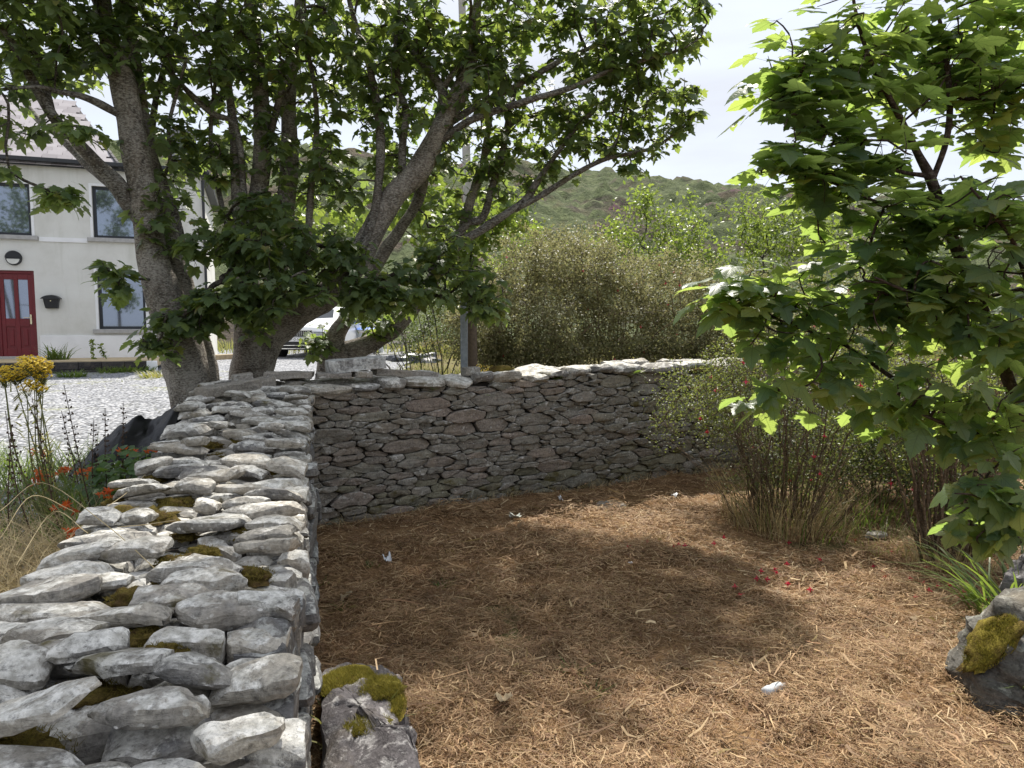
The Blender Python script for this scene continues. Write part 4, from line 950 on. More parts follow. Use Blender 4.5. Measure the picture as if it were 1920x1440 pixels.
# ------------------------------------------------------------------ shrubs
def shrub(name, label, cat, base, stems, blobs, nleaf, size, lmat, smat, group=None, spread=.1, rtip=.0022, flowers=0, stem_r=.012, stem_h=.8, stem_spread=.4, leaf=OVAL, lean=None, rmax=.02):
    root = thing(name, label, cat, base, group)
    Vs = []; Fs = []; off = 0; pts = []; rr = []
    for i in range(stems):
        a = rng.uniform(0, 6.283); r0 = rng.random()**.5*stem_spread*.5; r1 = r0+stem_spread*rng.uniform(.2, 1.1); h = stem_h*rng.uniform(.7, 1.2)
        d = np.array([math.cos(a), math.sin(a), 0]); p0 = np.array(base)+d*r0+[0, 0, -.03]; p2 = np.array(base)+d*r1+[0, 0, h]; p1 = (p0+p2)/2+[0, 0, .12*h]+rng.normal(0, .04, 3)
        q = catmull([p0, p1, p2], 5); q[1:-1] += rng.normal(0, .01, (len(q)-2, 3)); r_ = np.linspace(stem_r*rng.uniform(.6, 1.2), stem_r*.4, len(q))
        V, F = tube(q, r_, 5); Vs.append(V); Fs.append(np.array(F)+off); off += len(V); pts.append(q[4:]); rr.append(r_[4:])
    o = mesh('stems', np.concatenate(Vs), np.concatenate(Fs), smat, root, smooth_shade=True); o['kind'] = 'stuff'
    seeds = np.concatenate(pts); srad = np.concatenate(rr)
    T = blob_targets(blobs); T = T[T[:, 2] > base[2]+.25]
    nodes, par, order, ns = grow(seeds, srad, T, .18)
    tips, dirs, desc = twigs(nodes, par, order, ns, rtip, srad, smat, root, rmax=rmax, sides=3)
    n = len(tips)*nleaf; k = np.repeat(np.arange(len(tips)), nleaf)
    b = tips[k]+dirs[k]*rng.uniform(-1.2, .8, n)[:, None]*spread+rng.normal(0, spread*.55, (n, 3))
    tip = nrm(dirs[k]*.6+rng.normal(0, .8, (n, 3))+np.array([0, 0, -.1])); nor = nrm(rng.normal(0, .6, (n, 3))+np.array([0, 0, .8]))
    leaf_mass('foliage', b, tip, nor, rng.uniform(*size, n), [leaf], lmat, root)
    if flowers:
        ix = rng.integers(0, len(tips), flowers); fm = [fuchsia_mesh(i) for i in range(3)]
        for i in ix:
            p = tips[i]+rng.normal(0, .03, 3)-np.array([0, .06, .03]); link('flower', fm[rng.integers(0, 3)], root, p, rotz(rng.uniform(0, 6.28))*rng.uniform(.8, 1.15))
    return root
def fuchsia_mesh(seed):
    r = np.random.default_rng(seed); b = MB()
    b.add(*tube([(0, 0, .03), (.003, 0, .012), (0, 0, 0)], [.0008, .0012, .004], 5))
    for j in range(4):
        a = j*math.pi/2+r.uniform(-.2, .2); d = np.array([math.cos(a), math.sin(a), 0]); s_ = np.array([-d[1], d[0], 0])
        q = [np.array([0, 0, 0.]), d*.012+s_*.007+[0, 0, -.010], d*.026+[0, 0, -.022*r.uniform(.6, 1.2)], d*.012-s_*.007+[0, 0, -.010]]
        b.add(q, [(0, 1, 2, 3)])
    b.add(*tube([(0, 0, 0), (0, 0, -.012), (0, 0, -.022)], [.004, .008, .006], 6))
    b.add(*tube([(0, 0, -.02), (.002, 0, -.05)], [.0012, .0006], 3))
    return rawmesh('flower', b.V, b.F, M['red'], tint=np.full(len(b.V), seed*.3))
GB = 'fuchsia bushes growing behind the wall'
def gz(px, Y): 
    p = P(px, 700, Y); return np.array([p[0], p[1], float(ground_z(np.array(p[0]), np.array(p[1])))])
FS = M['fuchsia_stem']
shrub('fuchsia_bush', 'brown green fuchsia bush just right of the grey post behind the wall', 'bush', gz(980, 8.9), 22, [(960,600,8.6,90,80,.7,150),(1000,500,9.2,90,70,.8,150),(930,660,8.4,60,40,.4,90),(880,620,8.9,50,70,.5,80),(1000,665,8.3,90,25,.3,70),(1050,640,8.6,80,70,.6,110)], 44, (.028, .048), M['leaf_fuchsia'], FS, GB, .10, stem_h=1.3, stem_spread=.8, flowers=8)
shrub('fuchsia_bush', 'tallest brown fuchsia bush in the middle of the hedge behind the wall', 'bush', gz(1130, 9.6), 24, [(1110,520,9.4,110,70,.9,210),(1150,610,9.2,110,90,.7,190),(1150,655,8.8,120,25,.3,90),(1080,470,10,80,40,.8,90)], 44, (.028, .048), M['leaf_fuchsia'], FS, GB, .10, stem_h=1.5, stem_spread=.9, flowers=14)
shrub('fuchsia_bush', 'red flowered fuchsia bush at the far right end of the wall top', 'bush', gz(1300, 9.6), 24, [(1260,540,9.8,100,70,.8,180),(1290,620,9.3,110,70,.6,170),(1290,655,8.9,110,22,.3,80),(1380,640,9.2,80,60,.6,100),(1370,560,9.8,80,60,.7,100)], 44, (.028, .048), M['leaf_fuchsia'], FS, GB, .10, stem_h=1.4, stem_spread=.9, flowers=36)
shrub('fuchsia_bush', 'fuchsia bush seen through the sapling leaves at the right', 'bush', gz(1620, 8.9), 24, [(1520,640,9,120,80,.6,150),(1660,650,8.8,120,90,.7,150),(1800,640,8.8,110,100,.7,130),(1600,560,9.5,120,60,.7,100)], 38, (.028, .05), M['leaf_fuchsia'], FS, GB, .11, stem_h=1.3, stem_spread=1.2, flowers=40)
GW = 'pale green willow shrubs below the hillside'
WS = M['twig']
for lab, px, Y, bl in (
   ('pale green willow shrub at the left above the fuchsia hedge', 1010, 12.5, [(990,430,12.5,70,40,.7,70),(960,470,12.3,60,30,.6,40)]),
   ('tallest pale willow shrub with upright shoots against the hillside', 1190, 12.5, [(1190,440,12.4,80,60,.8,130),(1200,370,12.4,50,40,.5,40),(1150,430,12,50,30,.5,40),(1205,345,12.4,14,30,.2,12)]),
   ('pale willow shrub right of the tallest one below the hill crest', 1290, 12, [(1290,440,12,70,60,.7,110),(1285,385,12,40,40,.4,28),(1245,400,12,16,40,.25,12),(1270,480,11.5,80,35,.6,60)]),
   ('willow shrub partly hidden by the yellow tips of the sapling', 1410, 11.5, [(1410,450,11.5,80,70,.7,130),(1390,370,11.5,35,30,.4,20),(1460,400,11.5,60,60,.6,70)]),
   ('willow shrub behind the middle of the sapling at right', 1560, 11, [(1560,470,11,110,90,.9,160),(1520,380,11.3,80,60,.7,70),(1680,480,11,110,90,.9,130)])):
    shrub('willow_shrub', lab, 'shrub', gz(px, Y), 9, [(q_[0], q_[1]+22, *q_[2:6], int(q_[6]*.62)) for q_ in bl], 16, (.045, .085), M['leaf_willow'], WS, GW, .14, stem_h=1.6, stem_spread=.9, leaf=OVAL2)
shrub('sycamore_bush', 'yellow green sycamore regrowth behind the slender branches beside the post', 'bush', gz(850, 10.5), 8, [(850,440,10.5,80,70,.7,90),(780,380,10.5,70,60,.6,60),(930,420,10.8,60,50,.5,50),(640,420,10.8,90,40,.6,40)], 9, (.08, .13), M['leaf_willow'], WS, None, .18, stem_h=1.8, stem_spread=.9, leaf=LT_S[0])
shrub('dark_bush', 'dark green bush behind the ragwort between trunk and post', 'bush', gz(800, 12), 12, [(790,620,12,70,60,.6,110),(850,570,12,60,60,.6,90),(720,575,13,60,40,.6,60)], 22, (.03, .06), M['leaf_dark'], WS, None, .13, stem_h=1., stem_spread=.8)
shrub('ash_tree', 'dark tree that shows only as a reflection in the left upstairs window', 'tree', (-9.3, -3.5, .3), 3, [(-9.3,-3.5,5.6,2.0,1.5,2.0,120,1),(-8.6,-3.5,7.4,1.3,.9,1.3,50,1),(-10.8,-3.2,4.4,1.1,.7,1.1,40,1),(-7.6,-3,2.8,1.2,1.2,1.0,60,1)], 16, (.12, .2), M['leaf_big'], WS, None, .25, stem_h=4.4, stem_spread=.6, stem_r=.14, leaf=OVAL2, rmax=.06)
shrub('ash_tree', 'slender tree that shows only as a reflection in the windows beside the leaning trunk', 'tree', (-5.3, -3.7, .4), 2, [(-5.9,-3.5,7.7,.5,.6,.5,60,1),(-5.0,-3.5,6.9,.5,.5,.4,30,1),(-5.3,-3.5,6.1,.6,.5,.25,30,1),(-5.1,-3.5,3.0,.55,.6,.5,70,1),(-5.9,-3.5,3.9,.3,.4,.3,25,1)], 12, (.10, .17), M['leaf_big'], WS, None, .2, stem_h=5.2, stem_spread=.3, stem_r=.07, leaf=OVAL2, rmax=.04)
# fuchsia bushes inside the enclosure
shrub('fuchsia_bush', 'bare stemmed fuchsia bush against the wall on the right of the clearing', 'bush', np.array([2.22, 5.75, 0]), 58, [(1440,720,5.7,140,70,.45,230),(1330,760,6.0,90,60,.4,120),(1290,730,6.6,90,45,.3,90),(1540,660,5.8,110,60,.45,130),(1420,660,6.0,110,40,.4,110),(1250,790,6.6,40,50,.25,30),(1460,860,5.6,80,70,.35,80),(1400,930,5.6,50,40,.3,40),(1560,780,5.7,80,60,.4,80),(1370,800,6.2,70,50,.35,100),(1380,700,6.3,90,40,.4,100),(1500,900,5.7,70,50,.35,80),(1590,860,5.8,60,60,.3,70)], 15, (.016, .030), M['leaf_fuchsia_front'], FS, 'fuchsia bushes inside the clearing', .075, rtip=.0016, stem_h=1.0, stem_spread=.5, stem_r=.009, flowers=26)
shrub('fuchsia_bush', 'fuchsia bush with thick bare stems standing left of the mossy boulder', 'bush', np.array([2.95, 4.75, 0]), 55, [(1760,720,4.9,110,90,.4,120),(1650,760,5.2,80,60,.35,70),(1850,780,4.8,90,100,.4,90),(1720,860,5,70,60,.3,60),(1800,920,4.8,50,60,.25,40),(1640,700,5.2,90,50,.4,80)], 15, (.018, .034), M['leaf_fuchsia_front'], FS, 'fuchsia bushes inside the clearing', .08, rtip=.0016, stem_h=1.15, stem_spread=.3, stem_r=.010, flowers=12)
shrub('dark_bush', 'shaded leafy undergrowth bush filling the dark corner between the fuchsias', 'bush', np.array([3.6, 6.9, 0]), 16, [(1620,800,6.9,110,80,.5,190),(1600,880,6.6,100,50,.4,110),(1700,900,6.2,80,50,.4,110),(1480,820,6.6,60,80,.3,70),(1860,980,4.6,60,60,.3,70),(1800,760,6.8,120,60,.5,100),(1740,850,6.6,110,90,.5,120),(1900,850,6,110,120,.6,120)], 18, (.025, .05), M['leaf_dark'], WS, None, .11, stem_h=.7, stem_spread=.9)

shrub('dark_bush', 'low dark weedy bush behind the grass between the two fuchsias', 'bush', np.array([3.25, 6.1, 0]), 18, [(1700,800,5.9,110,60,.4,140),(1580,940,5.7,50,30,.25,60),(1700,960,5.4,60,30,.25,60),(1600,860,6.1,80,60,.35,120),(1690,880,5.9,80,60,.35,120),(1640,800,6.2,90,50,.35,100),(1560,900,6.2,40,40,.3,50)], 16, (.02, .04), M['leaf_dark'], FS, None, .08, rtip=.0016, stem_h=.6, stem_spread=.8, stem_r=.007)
shrub('fuchsia_bush', 'leafy fuchsia bush with red flowers behind the sapling stem at the right edge', 'bush', np.array([3.9, 6.3, 0]), 26, [(1780,600,6.2,120,90,.5,150),(1880,700,6.0,80,100,.5,110),(1700,700,6.3,90,70,.4,100),(1850,860,5.6,80,80,.4,80)], 15, (.02, .036), M['leaf_fuchsia_front'], FS, 'fuchsia bushes inside the clearing', .09, rtip=.0016, stem_h=1.1, stem_spread=.8, stem_r=.009, flowers=30)
shrub('dry_shrub', 'tangle of thin dry brown stems leaning out round the wall side fuchsia', 'shrub', np.array([2.2, 5.6, 0]), 46, [(1440,830,5.5,110,70,.4,110),(1380,880,5.6,70,60,.35,60),(1530,860,5.5,80,80,.35,80),(1460,940,5.4,80,30,.3,40)], 5, (.014, .026), M['leaf_fuchsia'], FS, None, .08, rtip=.0013, stem_h=.75, stem_spread=.75, stem_r=.004)
# ------------------------------------------------------------------ litter of dry straw
def straws(n, ylo, yhi, ln, wd, lift, seed):
    r = np.random.default_rng(seed); y = r.uniform(ylo, yhi, n*2); x = r.uniform(-2.2, .78*yhi+.3, n*2)
    ok = (x > face_x(y)+.0) & (x < .8*y+.25) & (y < back_y(x)-.01); x, y = x[ok][:n], y[ok][:n]; n = len(x)
    dens = fbm(np.stack([x*2.2, y*2.2, 0*x], 1), 3, 31); d2 = fbm(np.stack([x*5.5, y*5.5, 0*x], 1), 3, 51)+.4*dens
    kk = d2 > r.uniform(-1.5, .1, n); x, y, dens, d2 = x[kk], y[kk], dens[kk], d2[kk]; n = len(x)
    z = inner_z(x, y)+.004+np.abs(r.normal(0, 1, n))*lift*(1+.9*dens)*(1+1.2*np.maximum(0, d2))
    a = r.uniform(0, 6.283, n); l = ln*r.lognormal(0, .5, n); el = r.normal(0, .16, n)
    d = np.stack([np.cos(a)*np.cos(el), np.sin(a)*np.cos(el), np.sin(el)], 1); s_ = np.stack([-np.sin(a), np.cos(a), r.normal(0, .5, n)], 1); s_ = nrm(s_)
    bend = np.stack([-np.sin(a), np.cos(a), r.normal(.2, .5, n)], 1)*(l*r.normal(0, .14, n))[:, None]
    c = np.stack([x, y, z], 1); w_ = (wd*r.lognormal(0, .4, n))[:, None]/2
    V = np.zeros((n, 6, 3))
    for k, t_ in enumerate((-.5, 0, .5)):
        q = c+d*(l*t_)[:, None]+(bend if k == 1 else 0); ww = w_*(1 if k < 2 else .5); V[:, 2*k] = q-s_*ww; V[:, 2*k+1] = q+s_*ww
    V = V.reshape(-1, 3); gzv = inner_z(V[:, 0], V[:, 1]); V[:, 2] = np.maximum(V[:, 2], gzv+.002)
    q = np.array([(0,1,3,2), (2,3,5,4)]); F = (q[None]+(np.arange(n)*6)[:, None, None]).reshape(-1, 4)
    tn = np.clip(r.random(n)*.6+.4*(dens*.45+.5), 0, 1)
    return V, F, np.repeat(tn, 6)
Vs = []; Fs = []; Ts = []; off = 0
for a in ((105000, 2.2, 4.2, .036, .0023, .014, 1), (56000, 4.0, 6.2, .046, .0034, .014, 2), (18000, 5.8, 8.6, .06, .0047, .014, 3), (5200, 2.2, 6.5, .085, .0055, .022, 4)):
    V, F, T = straws(*a); Vs.append(V); Fs.append(F+off); Ts.append(T); off += len(V)
o = mesh('straw_litter', np.concatenate(Vs), np.concatenate(Fs), M['straw'], tint=np.concatenate(Ts)); tag(o, 'mown dry brown grass litter covering the clearing floor', 'litter', kind='stuff')
n = 420; y = rng.uniform(2.3, 7, n); x = rng.uniform(-1.6, 4.5, n); ok = (x > face_x(y)+.05) & (x < .78*y) & (y < back_y(x)-.05); x, y = x[ok], y[ok]; n = len(x)
BRL = leaf_mat('brown_leaf', [(.16,.085,.045), (.24,.15,.08), (.11,.06,.035), (.34,.25,.15), (.20,.11,.06)], [(.3,.18,.08), (.35,.25,.12)], .2, .7, spec=.2)
o = leaf_mass('leaf_fragments', np.stack([x, y, inner_z(x, y)+rng.uniform(.012, .03, n)], 1), np.stack([rng.normal(0, 1, n), rng.normal(0, 1, n), rng.normal(0, .2, n)], 1), nrm(rng.normal(0, .35, (n, 3))+[0, 0, 1]), rng.uniform(.015, .05, n), [LT_S[0], LT_S[1], OVAL2[:2]+(np.zeros((7, 3)),)], BRL, None); tag(o, 'brown leaf fragments scattered through the straw litter')
n = 170; y = rng.uniform(2.3, 6.8, n); x = rng.uniform(-1.5, 4.2, n); ok = (x > face_x(y)+.1) & (x < .76*y) & (y < back_y(x)-.1); b = MB()
for x_, y_ in zip(x[ok], y[ok]):
    a = rng.uniform(0, 6.28); l = rng.uniform(.05, .22); c = np.array([x_, y_, float(inner_z(np.array(x_), np.array(y_)))+.018]); d = np.array([math.cos(a), math.sin(a), rng.normal(0, .06)])*l/2; b.add(*tube([c-d, c+rng.normal(0, .01, 3), c+d], [.0022, .002, .0012], 4))
o = b.build('twig_litter', M['dead_stem']); tag(o, 'small dark twigs lying in the straw litter', 'twigs', kind='stuff')
# short upright stubble tufts
n = 9000; y = rng.uniform(2.3, 7, n); x = rng.uniform(-1.6, 4.5, n); cl = fbm(np.stack([x*3, y*3, 0*x], 1), 2, 44); ok = (x > face_x(y)+.03) & (x < .78*y) & (y < back_y(x)) & (cl > .1); x, y = x[ok], y[ok]
o = blade_obj('stubble', np.stack([x, y, inner_z(x, y)], 1), rng.uniform(.02, .06, len(x)), .003, rng.uniform(.2, .9, len(x)), .3, M['straw'], None, 2); tag(o, 'short cut stubble standing up through the straw litter', 'stubble', kind='stuff')

# grass under the bushes and along wall feet
def tuft(label, cx, cy, n, r_, h, w_, mat, lean=.35, curl=.5, name='grass_tuft', cat='grass tuft', group=None, z=None, seg=4):
    a = rng.uniform(0, 6.283, n); rr = np.sqrt(rng.random(n))*r_; x = cx+np.cos(a)*rr; y = cy+np.sin(a)*rr
    zz = inner_z(x, y) if z is None else np.full(n, z)
    o = blade_obj(name, np.stack([x, y, zz-.01], 1), h*rng.uniform(.5, 1.15, n), w_*rng.uniform(.6, 1.2, n), lean*rng.uniform(.2, 1.6, n), curl*rng.uniform(.3, 1.5, n), mat, None, seg, yaw=a+rng.normal(0, .7, n)); tag(o, label, cat, group); return o
GT = 'grass tufts round the bushes'
tuft('tall shaggy dry grass standing among the stems of the wall side fuchsia', 2.2, 5.6, 320, .5, .55, .006, M['dry_grass'], .3, .35, group='grass tufts round the bushes')
tuft('dry brown grass tuft round the foot of the wall side fuchsia', 2.2, 5.62, 420, .42, .32, .006, M['dry_grass'], group=GT)
tuft('green grass tuft mixed into the foot of the wall side fuchsia', 2.25, 5.55, 90, .45, .36, .008, M['green_blade'], group=GT)
tuft('green grass growing in the dark gap between the fuchsias', 3.05, 5.9, 260, .6, .34, .009, M['green_blade'], group=GT)
tuft('pale dry grass bending out before the gap between the fuchsias', 2.75, 5.1, 200, .35, .2, .006, M['yellow_blade'], .8, .8, group=GT)
tuft('dry grass tuft at the foot of the boulder side fuchsia', 2.92, 4.6, 260, .28, .3, .006, M['dry_grass'], group=GT)
tuft('long green sword leaves arching over the right boulder', 2.75, 3.75, 130, .22, .5, .017, M['green_blade'], .5, .8, group=GT, seg=6)
tuft('coarse green grass at the right edge below the boulder', 2.25, 2.95, 120, .14, .26, .008, M['green_blade'], group=GT)
tuft('broad yellowing leaves sprouting between wall and mossy boulder', -.62, 2.5, 26, .07, .26, .02, M['yellow_blade'], .3, .6, 'leaf_sprout', 'plant', seg=5)
tuft('little green sprig growing by the mossy boulder', -.68, 2.78, 40, .06, .09, .014, M['green_blade'], .7, .5, 'leaf_sprout', 'plant')
for i, (px, py, lab) in enumerate(((655, 1030, 'small green weed in the litter near the wall corner'), (700, 1062, 'small green weed in the litter beside the plastic scrap'), (1118, 1302, 'tiny green weed in the litter at bottom centre'), (1070, 1268, 'tiny grass sprig in the bare litter near the middle'), (830, 1100, 'pale grassy weed flattened in the litter at left'), (1135, 1128, 'tiny dark green weed in the middle of the litter'), (600, 1090, 'thin grass at the foot of the near wall'), (645, 1142, 'low green weed at the foot of the near wall'))):
    g0 = G(px, py); tuft(lab, g0[0], g0[1], 26, .035, .055, .008, M['green_blade'], .9, .5, 'weed_sprig', 'weed', 'green weeds in the litter')
# grass line at the foot of both walls
u = rng.uniform(0, 4.8, 500); q = np.array([bpt(a, .03+rng.random()*.08, 0) for a in u]); o = blade_obj('dry_grass', q, rng.uniform(.04, .16, 500), .004, .5, .4, M['dry_grass'], None, 3); tag(o, 'dry grass stalks along the foot of the back wall', 'grass', kind='stuff')

# small things in the litter
def scrap(name, label, cat, px, py, sx, sy, mat, seed, rot=0, fold=.02, group=None, zz=.03):
    g0 = G(px, py); n = 7; X, Y = np.meshgrid(np.linspace(-1, 1, n), np.linspace(-1, 1, n)); r_ = np.maximum(np.abs(X), np.abs(Y))+1e-6
    k = 1-.25*np.abs(fbm(np.stack([X*1.4, Y*1.4, 0*X+seed], -1), 2)); V = np.stack([X*sx*k, Y*sy*k, fold*fbm(np.stack([X*1.3, Y*1.3, 0*X+seed*2.], -1), 2)+fold*.4*X*X], -1).reshape(-1, 3)@rotz(rot).T+[g0[0], g0[1], zz+float(inner_z(np.array(g0[0]), np.array(g0[1])))]
    idx = np.arange(n*n).reshape(n, n); F = np.stack([idx[:-1,:-1], idx[:-1,1:], idx[1:,1:], idx[1:,:-1]], -1).reshape(-1, 4)
    o = mesh(name, V, F, mat, smooth_shade=True); tag(o, label, cat, group); s_ = o.modifiers.new('thick', 'SOLIDIFY'); s_.thickness = .0015; return o
PAP = simple('white_paper', (.75,.75,.76), .7, .3, var=.08); PLA = simple('clear_plastic', (.6,.62,.64), .25, .6, var=.1); LF = simple('dead_leaf', (.42,.33,.21), .8, .2, var=.25, scale=20)
scrap('paper_scrap', 'white paper scrap lying before the wall side fuchsia', 'scrap', 1265, 934, .034, .022, PAP, 1, .3, .02)
scrap('paper_scrap', 'tiny white scrap near the foot of the back wall', 'scrap', 1051, 941, .022, .02, PAP, 2, 1., .03)
scrap('plastic_scrap', 'clear plastic scrap in the litter near the near wall', 'scrap', 726, 1056, .03, .022, PLA, 3, .8, .04)
scrap('dead_leaf', 'pale curled dead leaf on the litter at the bottom', 'leaf', 943, 1340, .035, .03, LF, 4, .4, .035)
scrap('dead_leaf', 'pale torn leaf in the litter below the back wall', 'leaf', 966, 977, .05, .03, simple('pale_leaf', (.5,.52,.46), .8), 5, .2, .03)
scrap('dead_leaf', 'grey brown leaf on the litter beside the near wall', 'leaf', 650, 1132, .035, .03, LF, 6, .2, .03)
scrap('paper_scrap', 'tiny white fleck in the sunlit middle of the litter', 'scrap', 1182, 1068, .014, .01, PAP, 7, .2, .01)
g0 = G(1455, 1305); b = MB()
R_ = rotz(.55)
prof = [(-.075, .006), (-.072, .019), (-.045, .021), (-.03, .018), (-.01, .021), (.025, .020), (.045, .012), (.055, .008), (.068, .008)]
q = np.array([(a, 0, 0) for a, _ in prof])@R_.T+[g0[0], g0[1], .035]; V, F = tube(q, [r for _, r in prof], 12, cap=True, wob=.2); V[:, 2] = np.maximum(V[:, 2], .012)
o = mesh('plastic_bottle', V, F, PLA, smooth_shade=True); tag(o, 'small crushed clear plastic bottle on the sunlit litter', 'bottle')
fm = [fuchsia_mesh(10+i) for i in range(3)]
for i, (px, py) in enumerate(((1285,1035),(1180,1037),(1480,1015),(1601,1011),(1355,1015),(1420,1095),(1455,1070),(1475,1060),(1453,1078),(1437,1095),(1380,1110),(1390,1120),(1476,1098),(1652,1076),(1680,1075),(1738,1070),(1661,1095),(1703,1096),(1728,1105),(1742,1118),(1760,1110),(1798,1127),(1802,1120),(1815,1147),(1780,1108),(1640,1066),(1520,1112),(1535,1052),(1270,1030),(1213,1020),(1265,1035),(1672,1037),(1845,1140),(1425,1077),(1340,1028),(1720,1130))):
    g0 = G(px, py); o = link('fallen_flower', fm[i % 3], None, (g0[0], g0[1], float(inner_z(np.array(g0[0]), np.array(g0[1])))+.028), rotz(i*1.3)@rotx(1.3)*.8); tag(o, 'red fuchsia flower fallen on the brown straw litter', 'flower', 'fallen fuchsia flowers')
# ferns in the joints of the back wall
def fern(label, px, py, Y, size, n=9, parent=None):
    c = P(px, py, Y); b = []; root = thing('wall_fern', label, 'fern', c, 'plants rooted in the back wall')
    Vb = []; Fb = []; off = 0
    for i in range(n):
        a = rng.uniform(-1.3, 1.3); d = nrm(np.array([math.sin(a), -.6, rng.uniform(-.1, .7)])); s_ = nrm(np.cross(d, [0, 0, 1])); q = c
        for k in range(8):
            t_ = k/8; p = c+d*size*t_+np.array([0, 0, -.35*size*t_*t_]); l = size*.22*(1-t_*.8)
            for sg in (-1, 1):
                Vb += [p, p+s_*sg*l+d*l*.4, p+d*size*.07]; Fb.append((off, off+1, off+2)); off += 3
    mesh('frond', Vb, Fb, M['fern'], root, tint=rng.random(len(Vb)))
fern('small green fern in the cap of the back wall right of centre', 1040, 712, 6.75, .13)
fern('tiny fern low in the upper back wall', 813, 730, 6.05, .07, 6)
fern('small fern sprig under the cap of the back wall', 918, 742, 6.35, .07, 5)
fern('trailing fern tuft near the right end of the back wall cap', 1190, 700, 7.1, .14)
fern('small hanging fern below the right of centre fern', 1015, 757, 6.65, .07, 5)

# ------------------------------------------------------------------ vegetation left of the near wall
def yz(x, y): return float(yard_z(np.array(x), np.array(y)))
def Gy(px, py):
    z = .45
    for _ in range(5): g0 = G(px, py, z); z = yz(g0[0], g0[1])
    return g0
def leftpts(n, x0, x1, y0, y1):
    x = rng.uniform(x0, x1, n); y = rng.uniform(y0, y1, n); ok = x < face_x(y)-WW-.02; x, y = x[ok], y[ok]; return np.stack([x, y, yard_z(x, y)-.02], 1)
q = leftpts(9500, -4.2, -1.0, 1.2, 3.9); cl = fbm(q*1.5, 2, 3); q = q[cl > -.35]
q2_ = leftpts(7000, -3.0, -1.1, 2.0, 3.5); q2_ = q2_[fbm(q2_*2.2, 2, 13) > -.15]; q = np.concatenate([q, q2_])
o = blade_obj('dry_grass', q, rng.uniform(.18, .48, len(q)), .0045, rng.uniform(.2, 1.0, len(q)), rng.uniform(.4, 1.1, len(q)), M['dry_grass'], None, 5); tag(o, 'tangled bleached dry grass left of the near wall', 'grass', kind='stuff')
q = leftpts(3600, -4.6, -1.6, 3.2, 5.6); 
o = blade_obj('green_grass', q, rng.uniform(.16, .42, len(q)), .008, rng.uniform(.1, .6, len(q)), rng.uniform(.2, .8, len(q)), M['green_blade'], None, 4); tag(o, 'green grass and sword leaves behind the dry grass left of the wall', 'grass', kind='stuff')
# montbretia plants: sword leaves and orange flower sprays
def floret(seed):
    r = np.random.default_rng(seed); b = MB()
    for j in range(6):
        a = j*math.pi/3+r.uniform(-.2, .2); d = np.array([math.cos(a), math.sin(a), 0]); s_ = np.array([-d[1], d[0], 0])
        b.add([(0, 0, 0), d*.012+s_*.005+[0, 0, .012], d*.027+[0, 0, .016], d*.012-s_*.005+[0, 0, .012]], [(0, 1, 2, 3)])
    b.add(*tube([(0, 0, -.018), (0, 0, 0)], [.0015, .004], 5))
    return rawmesh('floret', b.V, b.F, M['orange'], tint=np.full(len(b.V), seed*.21))
FL = [floret(i) for i in range(3)]
GM = 'montbretia plants left of the wall'
for i, (px, py, Y, lab) in enumerate(((220,850,4.3,'montbretia with the brightest orange sprays beside the black sheet'),(275,845,4.35,'montbretia with orange flowers touching the near wall'),(65,895,3.9,'montbretia flowering red orange at the left below the ragwort'),(110,880,4.2,'montbretia with orange spray in front of the gravel'),(150,890,4.0,'montbretia with few orange flowers among the dark seed stems'),(130,1000,3.1,'montbretia flowering low beside the bleached grass'),(185,930,3.5,'low montbretia with scattered orange flowers near the wall'),(320,812,5.0,'montbretia spray hanging over the black plastic sheet'),(100,952,3.4,'small montbretia spray above the bleached grass at left'),(60,850,4.3,'thin montbretia stem with red buds at far left'))):
    top = P(px, py, Y); bx, by = top[0]+rng.normal(0, .05), top[1]+.05; bz = yz(bx, by); rt = thing('montbretia_plant', lab, 'plant', (bx, by, bz), GM)
    n = 16; base = np.tile([bx, by, bz-.02], (n, 1))+rng.normal(0, .04, (n, 3))*[1, 1, 0]
    blade_obj('sword_leaves', base, rng.uniform(.25, .5, n), .016, .2, .4, M['green_blade'], rt, 5)['kind'] = 'stuff'
    b = MB()
    q = catmull([np.array([bx, by, bz]), (np.array([bx, by, bz])+top)/2+[.02, 0, .06], top, top+np.array([.09, -.02, .0])], 5); b.add(*tube(q, np.linspace(.0022, .001, len(q)), 4)); b.build('stem', M['ragwort_stem'], rt)
    for k in range(9 if i < 3 else 6):
        t_ = rng.random(); p = top*(1-t_)+(top+np.array([.09, -.02, 0]))*t_+rng.normal(0, .014, 3); link('floret', FL[k % 3], rt, p, rotz(rng.uniform(0, 6.28))@rotx(rng.normal(.4, .6))*rng.uniform(.8, 1.2))
